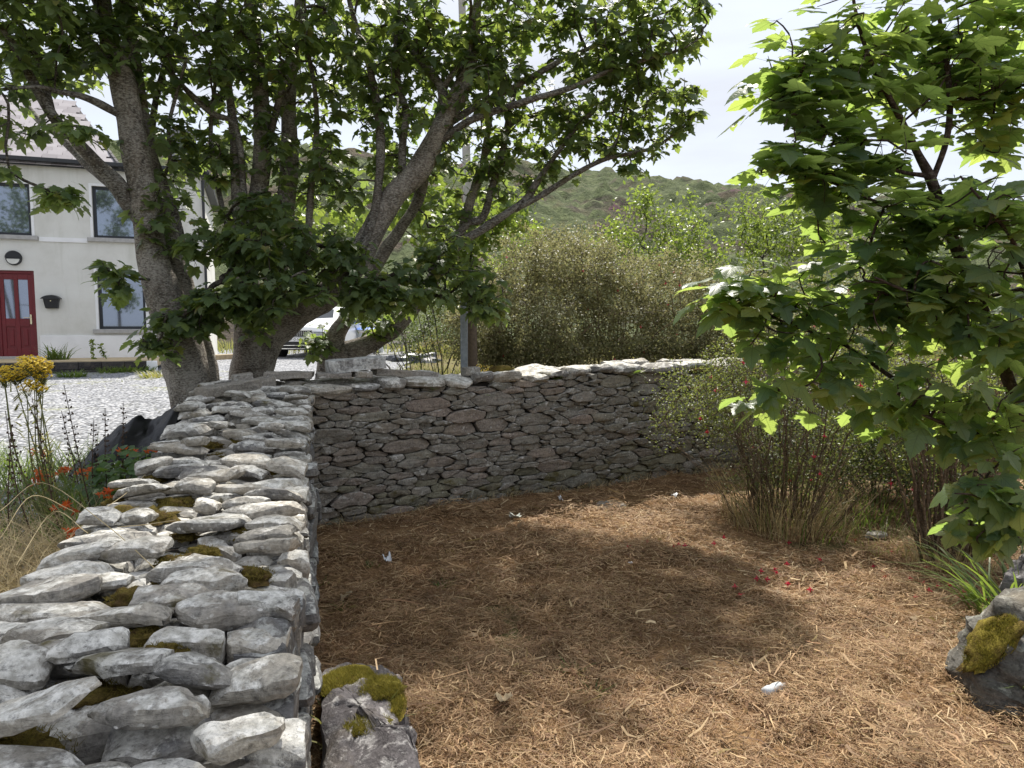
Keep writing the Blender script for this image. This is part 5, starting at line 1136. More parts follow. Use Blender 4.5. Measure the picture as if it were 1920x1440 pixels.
# ragwort with flat yellow heads
def ragwort(label, heads, base, nf, group=None):
    rt = thing('ragwort_plant', label, 'plant', base, group); b = MB(); V = []; F = []; off = 0; b0 = np.array(base, float)
    for (px, py, Y, rx, ry, k) in heads:
        c = P(px, py, Y); m_ = mpp(Y); q = catmull([b0+rng.normal(0, .02, 3)*[1,1,0], (b0+c)/2+rng.normal(0, .03, 3), c-[0, 0, ry*m_*1.5]], 5); b.add(*tube(q, np.linspace(.0045, .0022, len(q)), 5))
        for _ in range(int(k*1.05)):
            a = rng.uniform(0, 6.283); r_ = math.sqrt(rng.random())*rng.choice([1., 1., 1.25]); f = c+np.array([math.cos(a)*r_*rx*m_, math.sin(a)*r_*rx*m_*.8, rng.uniform(-1, 1)*ry*m_*(1-.5*r_)]); s_ = rng.uniform(.004, .0075)
            if rng.random() < .3: b.add(*tube([q[-1]+rng.normal(0, .006, 3), f-[0, 0, .004]], [.0014, .001], 3))
            nn = nrm(np.array([rng.normal(0, .4), -.35+rng.normal(0, .4), 1.])); u_ = nrm(np.cross(nn, [0, 1, .1])); v_ = np.cross(nn, u_)
            V.append(f+nn*.003); V += [f+(u_*math.cos(t_)+v_*math.sin(t_))*s_ for t_ in np.arange(7)*2*math.pi/7]; F += [(off, off+1+j, off+1+(j+1) % 7) for j in range(7)]; off += 8
    b.build('stems', M['ragwort_stem'], rt); o = mesh('flower_heads', V, np.array(F), M['yellow'], rt, tint=np.repeat(rng.random(off//8), 8)); o['kind'] = 'stuff'
    n = 170; zz = rng.uniform(.08, .93, n); hd = np.array([P(h[0], h[1], h[2]) for h in heads])[rng.integers(0, len(heads), n)]; bp = b0+(hd-b0)*zz[:, None]
    blade_obj('stem_leaves', bp, rng.uniform(.03, .07, n), .01, .9, .6, M['yellow_blade'], rt, 2)['kind'] = 'stuff'
g0 = Gy(80, 960)
ragwort('tall ragwort with a dense yellow flower head below the red door', [(66,684,3.4,28,14,300),(36,694,3.5,30,13,200),(58,672,3.45,22,8,110),(8,708,3.45,18,12,110),(80,700,3.4,16,13,130),(64,716,3.4,16,9,90),(28,706,3.5,24,10,120),(74,726,3.38,14,10,60),(6,690,3.5,12,8,40),(50,728,3.4,12,10,40)], (P(110, 900, 3.5)[0], 3.5, yz(-2.2, 3.5)), 1)
ragwort('ragwort bush with yellow heads between the trunk and the grey post', [(810,632,9.6,18,12,70),(825,640,9.6,22,8,60),(832,655,9.6,14,10,40),(786,658,9.6,8,6,20),(800,645,9.6,10,8,24)], gz(812, 9.6), 1)
ragwort('low yellow ragwort peeping over the back wall beside the grey post', [(905,690,7.6,22,9,100),(890,696,7.5,10,6,40),(918,694,7.5,10,6,40)], gz(905, 7.8), 1)
# dead dock and figwort stems
def deadstem(label, px, py0, py1, Y, dx=0, whorl=True):
    base = P(px+dx, py0, Y); base[2] = min(base[2], yz(base[0], base[1])) ; tp = P(px, py1, Y); rt = thing('seed_stem', label, 'plant', base, 'dead seed stems left of the wall'); b = MB()
    q = catmull([base, (base+tp)/2+rng.normal(0, .012, 3), tp], 8); b.add(*tube(q, np.linspace(.0042, .0015, len(q)), 5))
    n = 13
    for i in range(n):
        t_ = .42+.56*i/n; p = base+(tp-base)*t_; 
        for k in range(3):
            a = rng.uniform(0, 6.283); d = nrm(np.array([math.cos(a), math.sin(a), .7])); l = rng.uniform(.012, .034)*(1.25-t_*.7); e = p+d*l
            b.add(*tube([p, e], [.0013, .001], 3)); V, F = blob(e, .0045, .0045, .006, i+k, .3, n=5, m=3, dome=False); b.add(V, F)
    b.build('stalk', M['dead_stem'], rt, smooth_shade=True)
deadstem('tallest dark seed stem standing against the gravel left of the wall', 120, 925, 722, 3.7, 60)
deadstem('short dark seed stem just right of the tallest one', 176, 930, 786, 3.8, 4)
deadstem('thin dark seed stem in front of the black sheet', 197, 905, 765, 3.9, 6)
deadstem('slim seed stem left of the tallest dark stem', 115, 900, 770, 3.8, 40)
deadstem('slim pale seed stem between the gravel and the wall', 231, 900, 755, 4.2, 0)
deadstem('brown seed stem leaning left below the ragwort', 10, 1000, 770, 3.3, 70)
deadstem('brown seed stem leaning right from the ragwort', 60, 980, 745, 3.4, 60)
deadstem('dark seed stem at the very left edge', 22, 990, 800, 3.2, -6)
# arching dry stalks
b = MB()
for pts in ([(0,958,2.6),(80,905,2.8),(200,985,2.5),(300,1075,2.2)], [(120,1000,2.6),(230,930,3.0),(272,890,3.4)], [(30,1060,2.4),(100,960,2.7),(165,1000,2.5)], [(180,990,2.8),(260,985,2.6),(330,975,2.5)], [(0,1010,2.3),(60,930,2.6),(140,960,2.7)]):
    q = catmull([P(*p_) for p_ in pts], 6); b.add(*tube(q, np.full(len(q), .0016), 4))
o = b.build('dry_stalks', M['dry_grass']); tag(o, 'long bent straw stalks arching across the plants left of the wall', 'grass', kind='stuff')
# bramble beside the wall
rt = thing('bramble_bush', 'low leafy green bramble between the wall and the black sheet', 'bush', (-2.45, 4.05, yz(-2.4, 4.05)))
n = 520; c = P(245, 905, 4.0); v = nrm(rng.normal(0, 1, (n, 3)))*(rng.random(n)**.4)[:, None]*[.24, .3, .2]; bp = c+v; bp = bp[(bp[:, 2] > .35)]; n = len(bp)
tip = nrm(v[:n]*2+rng.normal(0, .5, (n, 3))*[1, 1, .3]+[0, -.2, -.2]); nor = nrm(rng.normal(0, .35, (n, 3))+[0, -.35, 1.]); sz = rng.uniform(.05, .085, n)
m = leaf_parts(rt, bp, tip, nor, sz, [OVAL2, OVAL2], M['bramble'], 150); leaf_mass('foliage', bp[m], tip[m], nor[m], sz[m], [OVAL2], M['bramble'], rt)
b = MB()
for i in range(14):
    e = c+nrm(rng.normal(0, 1, 3))*[.2, .2, .1]; q = catmull([np.array([-2.4+rng.normal(0, .05), 4.1, yz(-2.4, 4.1)]), (c+e)/2, e], 4); b.add(*tube(q, np.full(len(q), .0025), 4))
b.build('stems', M['dead_stem'], rt)
# black plastic sheet
def sheet():
    us = np.linspace(0, 1, 60); vs = np.linspace(0, 1, 26); pt = []
    ridge = catmull([P(185, 850, 5.0), P(230, 812, 5.1), P(262, 798, 5.15), P(292, 800, 5.2), P(318, 785, 5.2), P(338, 768, 5.2), P(352, 766, 5.2)], 10)
    for v in vs:
        for u in us:
            p = ridge[int(u*(len(ridge)-1))].copy(); g = yz(p[0], p[1]); h = max(p[2]-g, .03)
            y = p[1]+(v-.5)*1.0; k = 1-abs(v-.42)/.58; z = g+.02+h*max(0, k)**.75
            pt.append((p[0]+(v-.42)*-.12, y, z))
    V = np.array(pt); n1 = fbm(V*np.array([4, 4, 4]), 3, 3); n2 = 1-2*np.abs(fbm(np.stack([V[:, 0]*7+V[:, 1]*6, V[:, 0]*2-V[:, 1]*2, V[:, 2]*3], 1), 2, 7)); n3 = 1-2*np.abs(fbm(np.stack([V[:, 0]*16-V[:, 1]*9, V[:, 1]*14, V[:, 2]*5], 1), 2, 17)); V[:, 2] += .03*n1+.05*n2+.016*n3; V[:, 1] += .04*n2+.015*n3
    V[:, 2] = np.maximum(V[:, 2], yard_z(V[:, 0], V[:, 1])+.025)
    idx = np.arange(len(V)).reshape(26, 60); F = np.stack([idx[:-1,:-1], idx[:-1,1:], idx[1:,1:], idx[1:,:-1]], -1).reshape(-1, 4)
    t = NT('black_plastic'); v_ = t.objco(False); m_ = t.bsdf((.010,.010,.011), .42, .22, t.bump(t.noise(v_, 22, 4, .6), .35, .01)); mt = t.done(m_)
    o = mesh('plastic_sheet', V, F, mt, smooth_shade=True); tag(o, 'crumpled black plastic sheet heaped against the near wall', 'sheet')
sheet()

# ------------------------------------------------------------------ house
HA = math.radians(20); hd = np.array([math.cos(HA), math.sin(HA)]); hn = np.array([math.sin(HA), -math.cos(HA)])
hq = P(35, 668, 16.2); HQ = np.array([hq[0], hq[1], 0.])
def Fp(px, py, out=0.):
    """photo point on the facade plane -> (s, z)"""
    d = ray(px, py); o0 = HQ[:2]+hn*out; A_ = np.array([[d[0], -hd[0]], [d[1], -hd[1]]]); t_, s_ = np.linalg.solve(A_, o0); return s_, CAMH+t_*d[2]
house = thing('house', 'cream rendered two storey house with dark windows and a red door', 'house', HQ, rotz=HA)
REND = NT('cream_render'); v = REND.objco(False); n1 = REND.noise(v, 1.1, 6, .65); n2 = REND.noise(v, 40, 4, .7); st = REND.noise(REND.mapping(v, (3.5, 3.5, .5)), 1., 4, .6)
c_ = REND.ramp(n1, [(.3, (.62,.61,.56)), (.5, (.72,.71,.67)), (.7, (.77,.77,.73))]); c_ = REND.mix(REND.ramp(st, [(.55, 0.), (.75, .55)]), c_, (.50,.50,.43))
REND = REND.done(REND.bsdf(c_, .9, .2, REND.bump(n2, .35, .006)))
WHT = simple('white_paint', (.86,.86,.87), .8, .3, var=.06, scale=3); SILL = simple('grey_sill', (.42,.41,.40), .85, .2); DFR = simple('charcoal_frame', (.028,.032,.04), .45, .4, var=.1); RED = simple('red_door_paint', (.15,.008,.014), .38, .5, var=.12, scale=5, bump=.05); BLK = simple('black_metal', (.012,.013,.017), .4, .5, var=.1); FASC = simple('dark_fascia', (.035,.037,.042), .5, .4)
GL = NT('window_glass'); GL = GL.done(GL.bsdf((.26,.30,.37), .03, .6, None, .8)); CHR = simple('brass_metal', (.75,.68,.5), .25, .5, 1., var=.05)
s1, ze = Fp(376, 331); zb = .88
def rect(a, b_):
    s0, z1 = Fp(*a); s2, z0 = Fp(*b_); return [s0, s2, z0, z1]
W1 = rect((-24, 340), (60, 442)); W2 = rect((171, 348), (247, 448)); W3 = rect((181, 508), (260, 617)); D1 = rect((-12, 506), (72, 669)); D1[2] = zb+.02
W2[1] = W2[0]+.98; W3[1] = W3[0]+1.0; W1[0] = W1[1]-1.0
s0 = -6.5; DEP = 5.6
ops = [W1, W2, W3, D1]
xb = sorted({s0, s1}|{q for o_ in ops for q in o_[:2]}); zbk = sorted({.4, ze}|{q for o_ in ops for q in o_[2:]}); b = MB()
for i in range(len(xb)-1):
    for j in range(len(zbk)-1):
        cx, cz = (xb[i]+xb[i+1])/2, (zbk[j]+zbk[j+1])/2
        if any(o_[0] < cx < o_[1] and o_[2] < cz < o_[3] for o_ in ops): continue
        b.add([(xb[i], 0, zbk[j]), (xb[i+1], 0, zbk[j]), (xb[i+1], 0, zbk[j+1]), (xb[i], 0, zbk[j+1])], [(0, 1, 2, 3)])
for o_ in ops:
    a, c, z0, z1 = o_; b.add([(a,0,z0),(a,.2,z0),(a,.2,z1),(a,0,z1)], [(0,3,2,1)]); b.add([(c,0,z0),(c,.2,z0),(c,.2,z1),(c,0,z1)], [(0,1,2,3)]); b.add([(a,0,z1),(c,0,z1),(c,.2,z1),(a,.2,z1)], [(0,3,2,1)]); b.add([(a,0,z0),(c,0,z0),(c,.2,z0),(a,.2,z0)], [(0,1,2,3)])
b.add([(s1,0,.4),(s1,DEP,.4),(s1,DEP,ze),(s1,0,ze)], [(0,1,2,3)]); b.add([(s0,0,.4),(s0,DEP,.4),(s0,DEP,ze),(s0,0,ze)], [(0,3,2,1)]); b.add([(s0,DEP,.4),(s1,DEP,.4),(s1,DEP,ze),(s0,DEP,ze)], [(0,3,2,1)]); b.add([(s0,0,ze),(s1,0,ze),(s1,DEP,ze),(s0,DEP,ze)], [(0,1,2,3)])
b.build('wall', REND, house, local=True)
plz = Fp(150, 629)[1]
b = MB(); b.box(((s1+D1[1])/2+.03, -.022, (plz+.3)/2), (s1-D1[1]-.06, .04, plz-.3)); b.build('plinth', WHT, house, local=True, bevel=.005)
b = MB(); zc1 = W1[2]-.06
b.box(((W1[1]+.13+W2[0]-.12)/2, -.014, zc1-.01), (W2[0]-W1[1]-.27, .028, .10)); b.build('string_course', WHT, house, local=True)
for o_ in (W1, W2, W3):
    a, c, z0, z1 = o_; fr = MB(); t_ = .065
    for x_, z_, w_, h_ in ((a+t_/2, (z0+z1)/2, t_, z1-z0), (c-t_/2, (z0+z1)/2, t_, z1-z0), ((a+c)/2, z1-t_/2, c-a-2*t_, t_), ((a+c)/2, z0+t_/2, c-a-2*t_, t_)): fr.box((x_, .10, z_), (w_, .06, h_))
    f = fr.build('window', DFR, house, local=True, bevel=.006); MB().box(((a+c)/2, .115, (z0+z1)/2), (c-a-2*t_+.01, .012, z1-z0-2*t_+.01)).build('pane', GL, f, local=True)
    b = MB(); b.box(((a+c)/2, -.02, z0-.05), (c-a+.24, .13, .095)); b.build('sill', SILL, f, local=True, bevel=.008)
    sr = MB(); e = .055
    for x_, z_, w_, h_ in ((a-e/2, (z0+z1)/2+e/2, e, z1-z0+e), (c+e/2, (z0+z1)/2+e/2, e, z1-z0+e), ((a+c)/2, z1+e/2, c-a, e)): sr.box((x_, -.006, z_), (w_, .012, h_))
    sr.build('lit_reveal_band', WHT, f, local=True)  # white band stands in for the lit, white-painted window reveal
a, c, z0, z1 = D1; fr = MB()
for x_, z_, w_, h_ in ((a+.035, (z0+z1)/2, .07, z1-z0), (c-.035, (z0+z1)/2, .07, z1-z0), ((a+c)/2, z1-.035, c-a-.14, .07)): fr.box((x_, .09, z_), (w_, .07, h_))
dr = MB(); dx0, dx1, dz0, dz1 = a+.07, c-.07, z0, z1-.07; dw = dx1-dx0; dh = dz1-dz0; st_ = dw*.13; mid = dw*.13
pw = (dw-2*st_-mid)/2; px0 = [dx0+st_, dx0+st_+pw+mid]; zl = [(dz0+dh*.10, dz0+dh*.36), (dz0+dh*.46, dz0+dh*.93)]
dr.box((dx0+st_/2, .10, (dz0+dz1)/2), (st_, .045, dh)); dr.box((dx1-st_/2, .10, (dz0+dz1)/2), (st_, .045, dh)); dr.box(((dx0+dx1)/2, .10, (dz0+dz1)/2), (mid, .045, dh))
for p in px0:
    for za, zz in ((dz0, zl[0][0]), (zl[0][1], zl[1][0]), (zl[1][1], dz1)): dr.box((p+pw/2, .10, (za+zz)/2), (pw, .045, zz-za))
door = dr.build('door', RED, house, local=True, bevel=.006); fr.build('door_frame', RED, door, local=True, bevel=.006)
for p in px0:
    MB().box((p+pw/2, .108, (zl[0][0]+zl[0][1])/2), (pw, .02, zl[0][1]-zl[0][0])).build('door_panel', RED, door, local=True); MB().box((p+pw/2, .098, (zl[0][0]+zl[0][1])/2), (pw-.09, .03, zl[0][1]-zl[0][0]-.1)).build('door_panel', RED, door, local=True, bevel=.012)
    MB().box((p+pw/2, .11, (zl[1][0]+zl[1][1])/2), (pw, .014, zl[1][1]-zl[1][0])).build('glass', GL, door, local=True)
b = MB(); hz = dz0+dh*.45; b.box((dx1-.05, .068, hz), (.035, .02, .22)); b.cyl((dx1-.05, .07, hz+.04), (dx1-.05, .02, hz+.04), .009); b.cyl((dx1-.05, .022, hz+.04), (dx1-.18, .022, hz+.04), .009); b.build('handle', CHR, door, local=True)
b = MB(); b.box(((a+c)/2, -.02, z0-.035), (c-a+.1, .3, .06)); b.build('doorstep', SILL, house, local=True)
# bulkhead lamp above the door
ls, lz = Fp(26, 484); b = MB(); b.cyl((ls, 0, lz), (ls, -.07, lz), .165, .15, 28); lamp = b.build('wall_lamp', BLK, house, local=True, smooth_shade=True, sharp=35)
LENS = simple('opal_lens', (.7,.7,.66), .4, .4, var=.05); n = 16; V = [(ls, -.078, lz-.02)]+[(ls+math.cos(t_)*.125, -.074, lz-.02+math.sin(t_)*.115) for t_ in np.linspace(math.pi, 2*math.pi, n)]; MB().add(V, [(0, i, i+1) for i in range(1, n)]).build('lens', LENS, lamp, local=True)
V, F = tube([(ls, -.06, lz), (ls, -.10, lz)], [.165, .14], 28, cap=False); k_ = [i for i, f in enumerate(F) if True]; V = np.array(V); b = MB(); b.add(V, [f for f in F if V[list(f)][:, 2].mean() > lz+.0]); b.add([(ls+math.cos(t_)*.14, -.10, lz+math.sin(t_)*.14) for t_ in np.linspace(0, math.pi, 14)], [tuple(range(14))]); b.build('hood', BLK, lamp, local=True)
# letter box
lbx = thing('letterbox', 'black letterbox on the cream wall right of the red door', 'letterbox', (0, 0, 0))
ms_, mz_ = Fp(98, 568); mo = HQ+np.array([*(hd*ms_), mz_]); lbx.location = mo; lbx.rotation_euler = (0, 0, HA); ORG[lbx.name] = mo
b = MB(); b.add([(-.13,-.01,-.13),(.13,-.01,-.13),(.16,-.01,.10),(-.16,-.01,.10),(-.12,-.11,-.12),(.12,-.11,-.12),(.155,-.14,.10),(-.155,-.14,.10)], [(0,1,2,3),(7,6,5,4),(0,4,5,1),(1,5,6,2),(2,6,7,3),(3,7,4,0)]); b.build('body', BLK, lbx, local=True, bevel=.01)
b = MB(); n = 13; V = []
for i in range(n): x_ = -.2+.4*i/(n-1); z_ = .10+.085*(1-(x_/.2)**2)**.8 if abs(x_) < .199 else .10; V += [(x_, -.005, z_), (x_, -.185, z_-.012)]
b.add(V, [(2*i, 2*i+1, 2*i+3, 2*i+2) for i in range(n-1)]); b.add([V[2*i+1] for i in range(n)], [tuple(range(n))]); b.build('lid', BLK, lbx, local=True); MB().cyl((0, -.13, .045), (0, -.147, .045), .012).build('lock', CHR, lbx, local=True)
# roof: hipped main part with slates, flat part on the right, fascia and gutter
sh, _ = Fp(228, 318); rz0 = ze+.14; pit = math.radians(37); yr = DEP/2
b = MB(); b.box(((s0+s1)/2, -.13, ze+.06), (s1-s0+.3, .03, .16)); b.box(((s0+s1)/2, -.22, ze+.10), (s1-s0+.36, .12, .09)); b.build('gutter', FASC, house, local=True, bevel=.012)
b = MB(); b.box(((sh+s1)/2+.1, DEP/2, ze+.06), (s1-sh+.2, DEP+.1, .14)); b.build('flat_roof', FASC, house, local=True)
b = MB(); b.cyl((s1+.04, -.03, .6), (s1+.04, -.03, ze-.1), .034); b.build('downpipe', FASC, house, local=True)
hr = yr*math.tan(pit); hip = yr*.52
roofb = MB(); roofb.add([(s0-.1,-.16,rz0-.12),(sh,-.16,rz0-.12),(sh-hip,yr,rz0+hr),(s0-.1,yr,rz0+hr),(sh,DEP+.1,rz0-.12),(s0-.1,DEP+.1,rz0-.12)], [(0,1,2,3),(1,4,2),(3,2,4,5),(0,3,5)])
SLM = simple('roof_deck', (.10,.095,.10), .8, .2); rf = roofb.build('roof', SLM, house, local=True)
SLA = NT('slate'); v = SLA.objco(); r_ = SLA.n('ObjectInfo').outputs['Random']; n1 = SLA.noise(v, 9, 5, .65); c_ = SLA.ramp(SLA.math('ADD', SLA.math('MULTIPLY', r_, .6), SLA.math('MULTIPLY', n1, .4)), [(.2, (.27,.245,.255)), (.5, (.37,.34,.35)), (.8, (.44,.41,.42))]); SLA = SLA.done(SLA.bsdf(c_, .6, .4, SLA.bump(n1, .3, .004)))
sl_w, sl_h = .30, .20; ca, sa = math.cos(pit), math.sin(pit); slope = yr/ca+.2; rows = int(slope/sl_h)
slv = np.array([(-.5,-.5,0),(.5,-.5,0),(.5,.5,0),(-.5,.5,0),(-.5,-.5,1),(.5,-.5,1),(.5,.5,1),(-.5,.5,1)])*[sl_w*.975, sl_h*1.5, .012]
slme = rawmesh('slate', slv@rotx(math.radians(1.6)).T, [(3,2,1,0),(4,5,6,7),(0,1,5,4),(1,2,6,5),(2,3,7,6),(3,0,4,7)], SLA); cnt = 0; rest = MB(); Rp = rotx(pit)
for r_i in range(rows):
    d0 = (r_i+.5)*sl_h; y_ = -.16+d0*ca; z_ = rz0-.12+d0*sa; xe = sh-hip*max(0, (y_+.16)/(yr+.16)); x_ = xe-sl_w*(.5 if r_i % 2 else 1.0)*.98+.0
    while x_ > s0:
        p = np.array([x_, y_-sa*.012, z_+.012*ca+.004]); wp = HQ+np.array([*(hd*p[0]-hn*p[1]), p[2]]); 
        if inframe(wp, 4) and cnt < 290:
            so = bpy.data.objects.new('slate', slme); COL.objects.link(so); so.parent = rf; so.matrix_local = Matrix.Translation(Vector(p+rng.normal(0, .002, 3))) @ Matrix(Rp.tolist()).to_4x4(); cnt += 1
        elif x_ > -3.5: rest.add(slme_v @ Rp.T+p if False else slv@Rp.T+p, [(4,5,6,7),(0,1,5,4),(1,2,6,5),(3,0,4,7)])
        x_ -= sl_w
if rest.V: rest.build('slates', SLA, rf, local=True)['kind'] = 'stuff'
b = MB()
for i in range(16):
    t0, t1 = i/16, (i+1)/16-.004; p0 = np.array([sh-hip*t0, -.16+(yr+.16)*t0, rz0-.09+hr*1.0*t0]); p1 = np.array([sh-hip*t1, -.16+(yr+.16)*t1, rz0-.09+hr*t1]); b.cyl(p0, p1, .05, .045, 6)
b.build('hip_tiles', SLM, rf, local=True)
cs, cz = Fp(345, 270, -4.0); ch = MB(); ch.box((cs, 4.0, cz-.9), (.62, .6, 2.2)); ch.box((cs, 4.0, cz+.25), (.72, .7, .1)); ch.build('chimney', simple('grey_chimney', (.3,.3,.31), .85, .2), rf, local=True)
# raised terrace before the house with a dark block wall
TER = simple('sandstone_paving', (.55,.44,.28), .85, .2, var=.15, scale=5); DBL = stone_mat('dark_block', [(.05,.045,.045), (.075,.068,.065), (.06,.055,.052)], .1, ((.14,.13,.12), (.2,.19,.18)), .3, lscale=6)
tw = thing('terrace', 'raised paved terrace in front of the house edged with dark blocks', 'terrace', HQ, rotz=HA)
te = Fp(296, 690, 1.6)[0]; ts0 = -6.5
b = MB(); b.box(((ts0+te)/2, -.80, zb-.10), (te-ts0, 1.5, .14)); b.build('paving', TER, tw, local=True, bevel=.01)
zt = zb-.055
x_ = te-.42; k = 0
b = MB(); b.box((te-.11, -1.62, (zt+.5)/2-.02), (.20, .16, zt-.5+.04)); b.build('end_pier', WHT, tw, local=True, bevel=.008)
while x_ > ts0:
    for j in range(2):
        bw = .44; zz0 = .5+j*(zt-.5)/2; bb = MB(); bb.box((x_+(.0 if j else .11), -1.62+rng.normal(0, .004), zz0+(zt-.5)/4), (bw-.008, .14, (zt-.5)/2-.008)); bb.build('block', DBL, tw, local=True, bevel=.008)
    x_ -= .44
b = MB(); b.box(((te+.2+ts0)/2-.12, -1.52, (zt+.5)/2-.03), (te-ts0-.3, .05, zt-.5)); b.build('core', M['core'], tw, local=True)
# timber sleeper edging right of the house
SLP = simple('timber_sleeper', (.36,.28,.18), .85, .2, var=.2); p0 = P(310, 668, 18.2); p1 = P(445, 669, 20.5); c = (p0+p1)/2; v = p1-p0; an = math.atan2(v[1], v[0]); b = MB(); b.box(c-[0, 0, .12], (np.linalg.norm(v), .2, .3), rotz(an)); o = b.build('timber_sleeper', SLP, bevel=.015); tag(o, 'long pale timber sleeper edging the gravel between the two trunks', 'sleeper')
# garden plants on the terrace and weeds at its foot
def hpt(s_, out, z): q = HQ[:2]+hd*s_+hn*out; return np.array([q[0], q[1], z])
for px, lab in ((100, 'strappy green plant on the terrace right of the door'), (118, 'second strappy green plant on the terrace near the letterbox')):
    s_, _z = Fp(px, 672, .9); q = hpt(s_, .9, zb-.03); tuft(lab, q[0], q[1], 40, .12, .42, .03, M['green_blade'], .5, .7, 'strap_plant', 'plant', 'plants on the terrace', z=zb-.03)
for px, lab, h in ((176, 'leafy weed standing before the white plinth left of the window', .42), (200, 'thin leaning weed before the white plinth below the window', .32)):
    s_, _z = Fp(px, 672, .9); q = hpt(s_, .9, zb-.03); rt = thing('terrace_weed', lab, 'weed', q, 'plants on the terrace'); b = MB(); tp = q+[(-.02 if h > .4 else -.14), 0, h]; b.add(*tube([q, tp], [.006, .003], 4)); b.build('stem', M['ragwort_stem'], rt); n = 40; t_ = rng.random(n); bp = q+(tp-q)*t_[:, None]
    leaf_mass('leaves', bp, nrm(rng.normal(0, 1, (n, 3))), nrm(rng.normal(0, .5, (n, 3))+[0, 0, 1]), rng.uniform(.06, .11, n), [OVAL2], M['leaf_willow'], rt)
for px, py, r_, n, lab in ((250, 698, .42, 260, 'broad low green weeds at the foot of the dark block wall'), (135, 708, .25, 110, 'small green weeds at the foot of the dark block wall left of centre'), (215, 700, .3, 120, 'thin patch of weeds between the two weed clumps by the block wall'), (305, 708, .4, 160, 'yellowish weeds on the gravel beside the white pier')):
    g0 = Gy(px, py); tuft(lab, g0[0], g0[1], n, r_, .2, .035, M['green_blade'] if px != 305 else M['yellow_blade'], .5, .6, 'weed_clump', 'weed', 'weeds on the gravel', z=g0[2])
n = 900; x = rng.uniform(-11, -2.5, n); y = rng.uniform(5, 15, n); cl = fbm(np.stack([x*.7, y*.7, 0*x], 1), 3, 77); ok = (x < face_x(y)-1) & (cl > .22); q = np.stack([x, y, yard_z(x, y)+.02], 1)[ok]
o = blade_obj('gravel_weeds', q, rng.uniform(.03, .07, len(q)), .012, .8, .5, M['yellow_blade'], None, 2); tag(o, 'sparse yellow green weeds scattered over the gravel', 'weeds', kind='stuff')

# ------------------------------------------------------------------ parked car, seen between the trunks
cp = Gy(558, 673); CR = math.radians(-3)
car = thing('parked_car', 'white estate car parked on the gravel, its nose showing between the trunks', 'car', (cp[0]-.03, cp[1], cp[2]+.02), rotz=CR)
CW = simple('white_car_paint', (.80,.81,.82), .25, .5, var=.02); CB = simple('black_trim', (.014,.014,.016), .45, .4); CG = NT('car_glass'); CG = CG.done(CG.bsdf((.04,.045,.05), .04, .8)); CS = simple('chrome', (.75,.76,.78), .15, .5, 1.); TY = simple('tyre_rubber', (.02,.02,.02), .85, .2)
prof = [(0.0, .45), (-.03, .60), (.02, .74), (.14, .88), (.55, .97), (1.15, 1.03), (1.75, 1.42), (2.1, 1.53), (3.4, 1.53), (4.1, 1.38), (4.45, 1.0), (4.5, .6), (4.42, .35), (.1, .35)]
b = MB(); m = len(prof); wds = [(-1, 0), (-.86, .0), (.86, 0), (1, 0)]
def hw(y_, z_): return .92-(.20*max(0, z_-.98)/.55)-(.10 if y_ < .05 else (.05 if y_ < .2 else 0))
V = []
for sx in (-1, -.82, 0, .82, 1):
    for (y_, z_) in prof:
        e = 1-abs(sx); V.append((sx*hw(y_, z_), y_+(.10*(abs(sx)**3) if y_ < 1 else -.06*(abs(sx)**3)), z_+(.0 if z_ < .5 else .03*(1-abs(sx)**2)) - (.045 if abs(sx) == 1 and z_ > .8 else 0)))
for i in range(4):
    for j in range(m): p = i*m+j; q = i*m+(j+1) % m; b.add([V[p], V[q], V[q+m], V[p+m]], [(0, 3, 2, 1)])
b.add(V[:m], [tuple(range(m))]); b.add(V[-m:], [tuple(range(m))[::-1]])
body = b.build('body', CW, car, local=True, smooth_shade=True, sharp=28)
b = MB(); b.add([(-.72,1.2,1.09),(.72,1.2,1.09),(.60,1.74,1.455),(-.60,1.74,1.455)], [(0,1,2,3)]); b.build('windscreen', CG, car, local=True)
for sx in (-1, 1):
    b = MB(); b.add([(sx*.905,1.45,1.06),(sx*.905,3.9,1.06),(sx*.80,3.6,1.42),(sx*.80,1.95,1.42)], [(0,1,2,3) if sx > 0 else (3,2,1,0)]); b.build('side_window', CG, car, local=True)
    b = MB(); b.box((sx*.66, .03, .745), (.34, .12, .10)); hl = b.build('headlight', CS, car, local=True, bevel=.02); MB().box((sx*.66, -.035, .745), (.26, .012, .055)).build('lens', simple('headlight_lens', (.25,.27,.3), .1, .8), hl, local=True)
    for y_ in (.85, 3.55):
        b = MB(); b.cyl((sx*.66, y_, .33), (sx*.90, y_, .33), .33, .33, 24); ty = b.build('wheel', TY, car, local=True, smooth_shade=True, sharp=40); b = MB(); b.cyl((sx*.88, y_, .33), (sx*.91, y_, .33), .21, .19, 16); b.build('rim', CS, ty, local=True)
    b = MB(); b.box((sx*1.03, 1.5, 1.05), (.2, .1, .14)); b.build('mirror', CW, car, local=True, bevel=.03)
b = MB(); b.add([(-.50,-.045,.80),(.50,-.045,.80),(.42,-.055,.64),(-.42,-.055,.64)], [(3,2,1,0)]); b.box((0, -.02, .72), (.92, .05, .17)); gr = b.build('grille', CB, car, local=True)
b = MB()
for i in range(15): b.box((-.42+.06*i, -.06, .72), (.012, .02, .14))
b.box((0, -.062, .81), (.98, .02, .018)); b.build('grille_slats', CS, gr, local=True)
b = MB(); b.box((0, -.035, .43), (1.55, .12, .11)); b.box((0, .0, .30), (1.6, .12, .12)); bp_ = b.build('bumper', CB, car, local=True, bevel=.02); b = MB(); b.box((0, -.10, .375), (1.3, .02, .018)); b.box((0, -.065, .28), (1.45, .03, .02)); b.build('bumper_trim', CS, bp_, local=True)
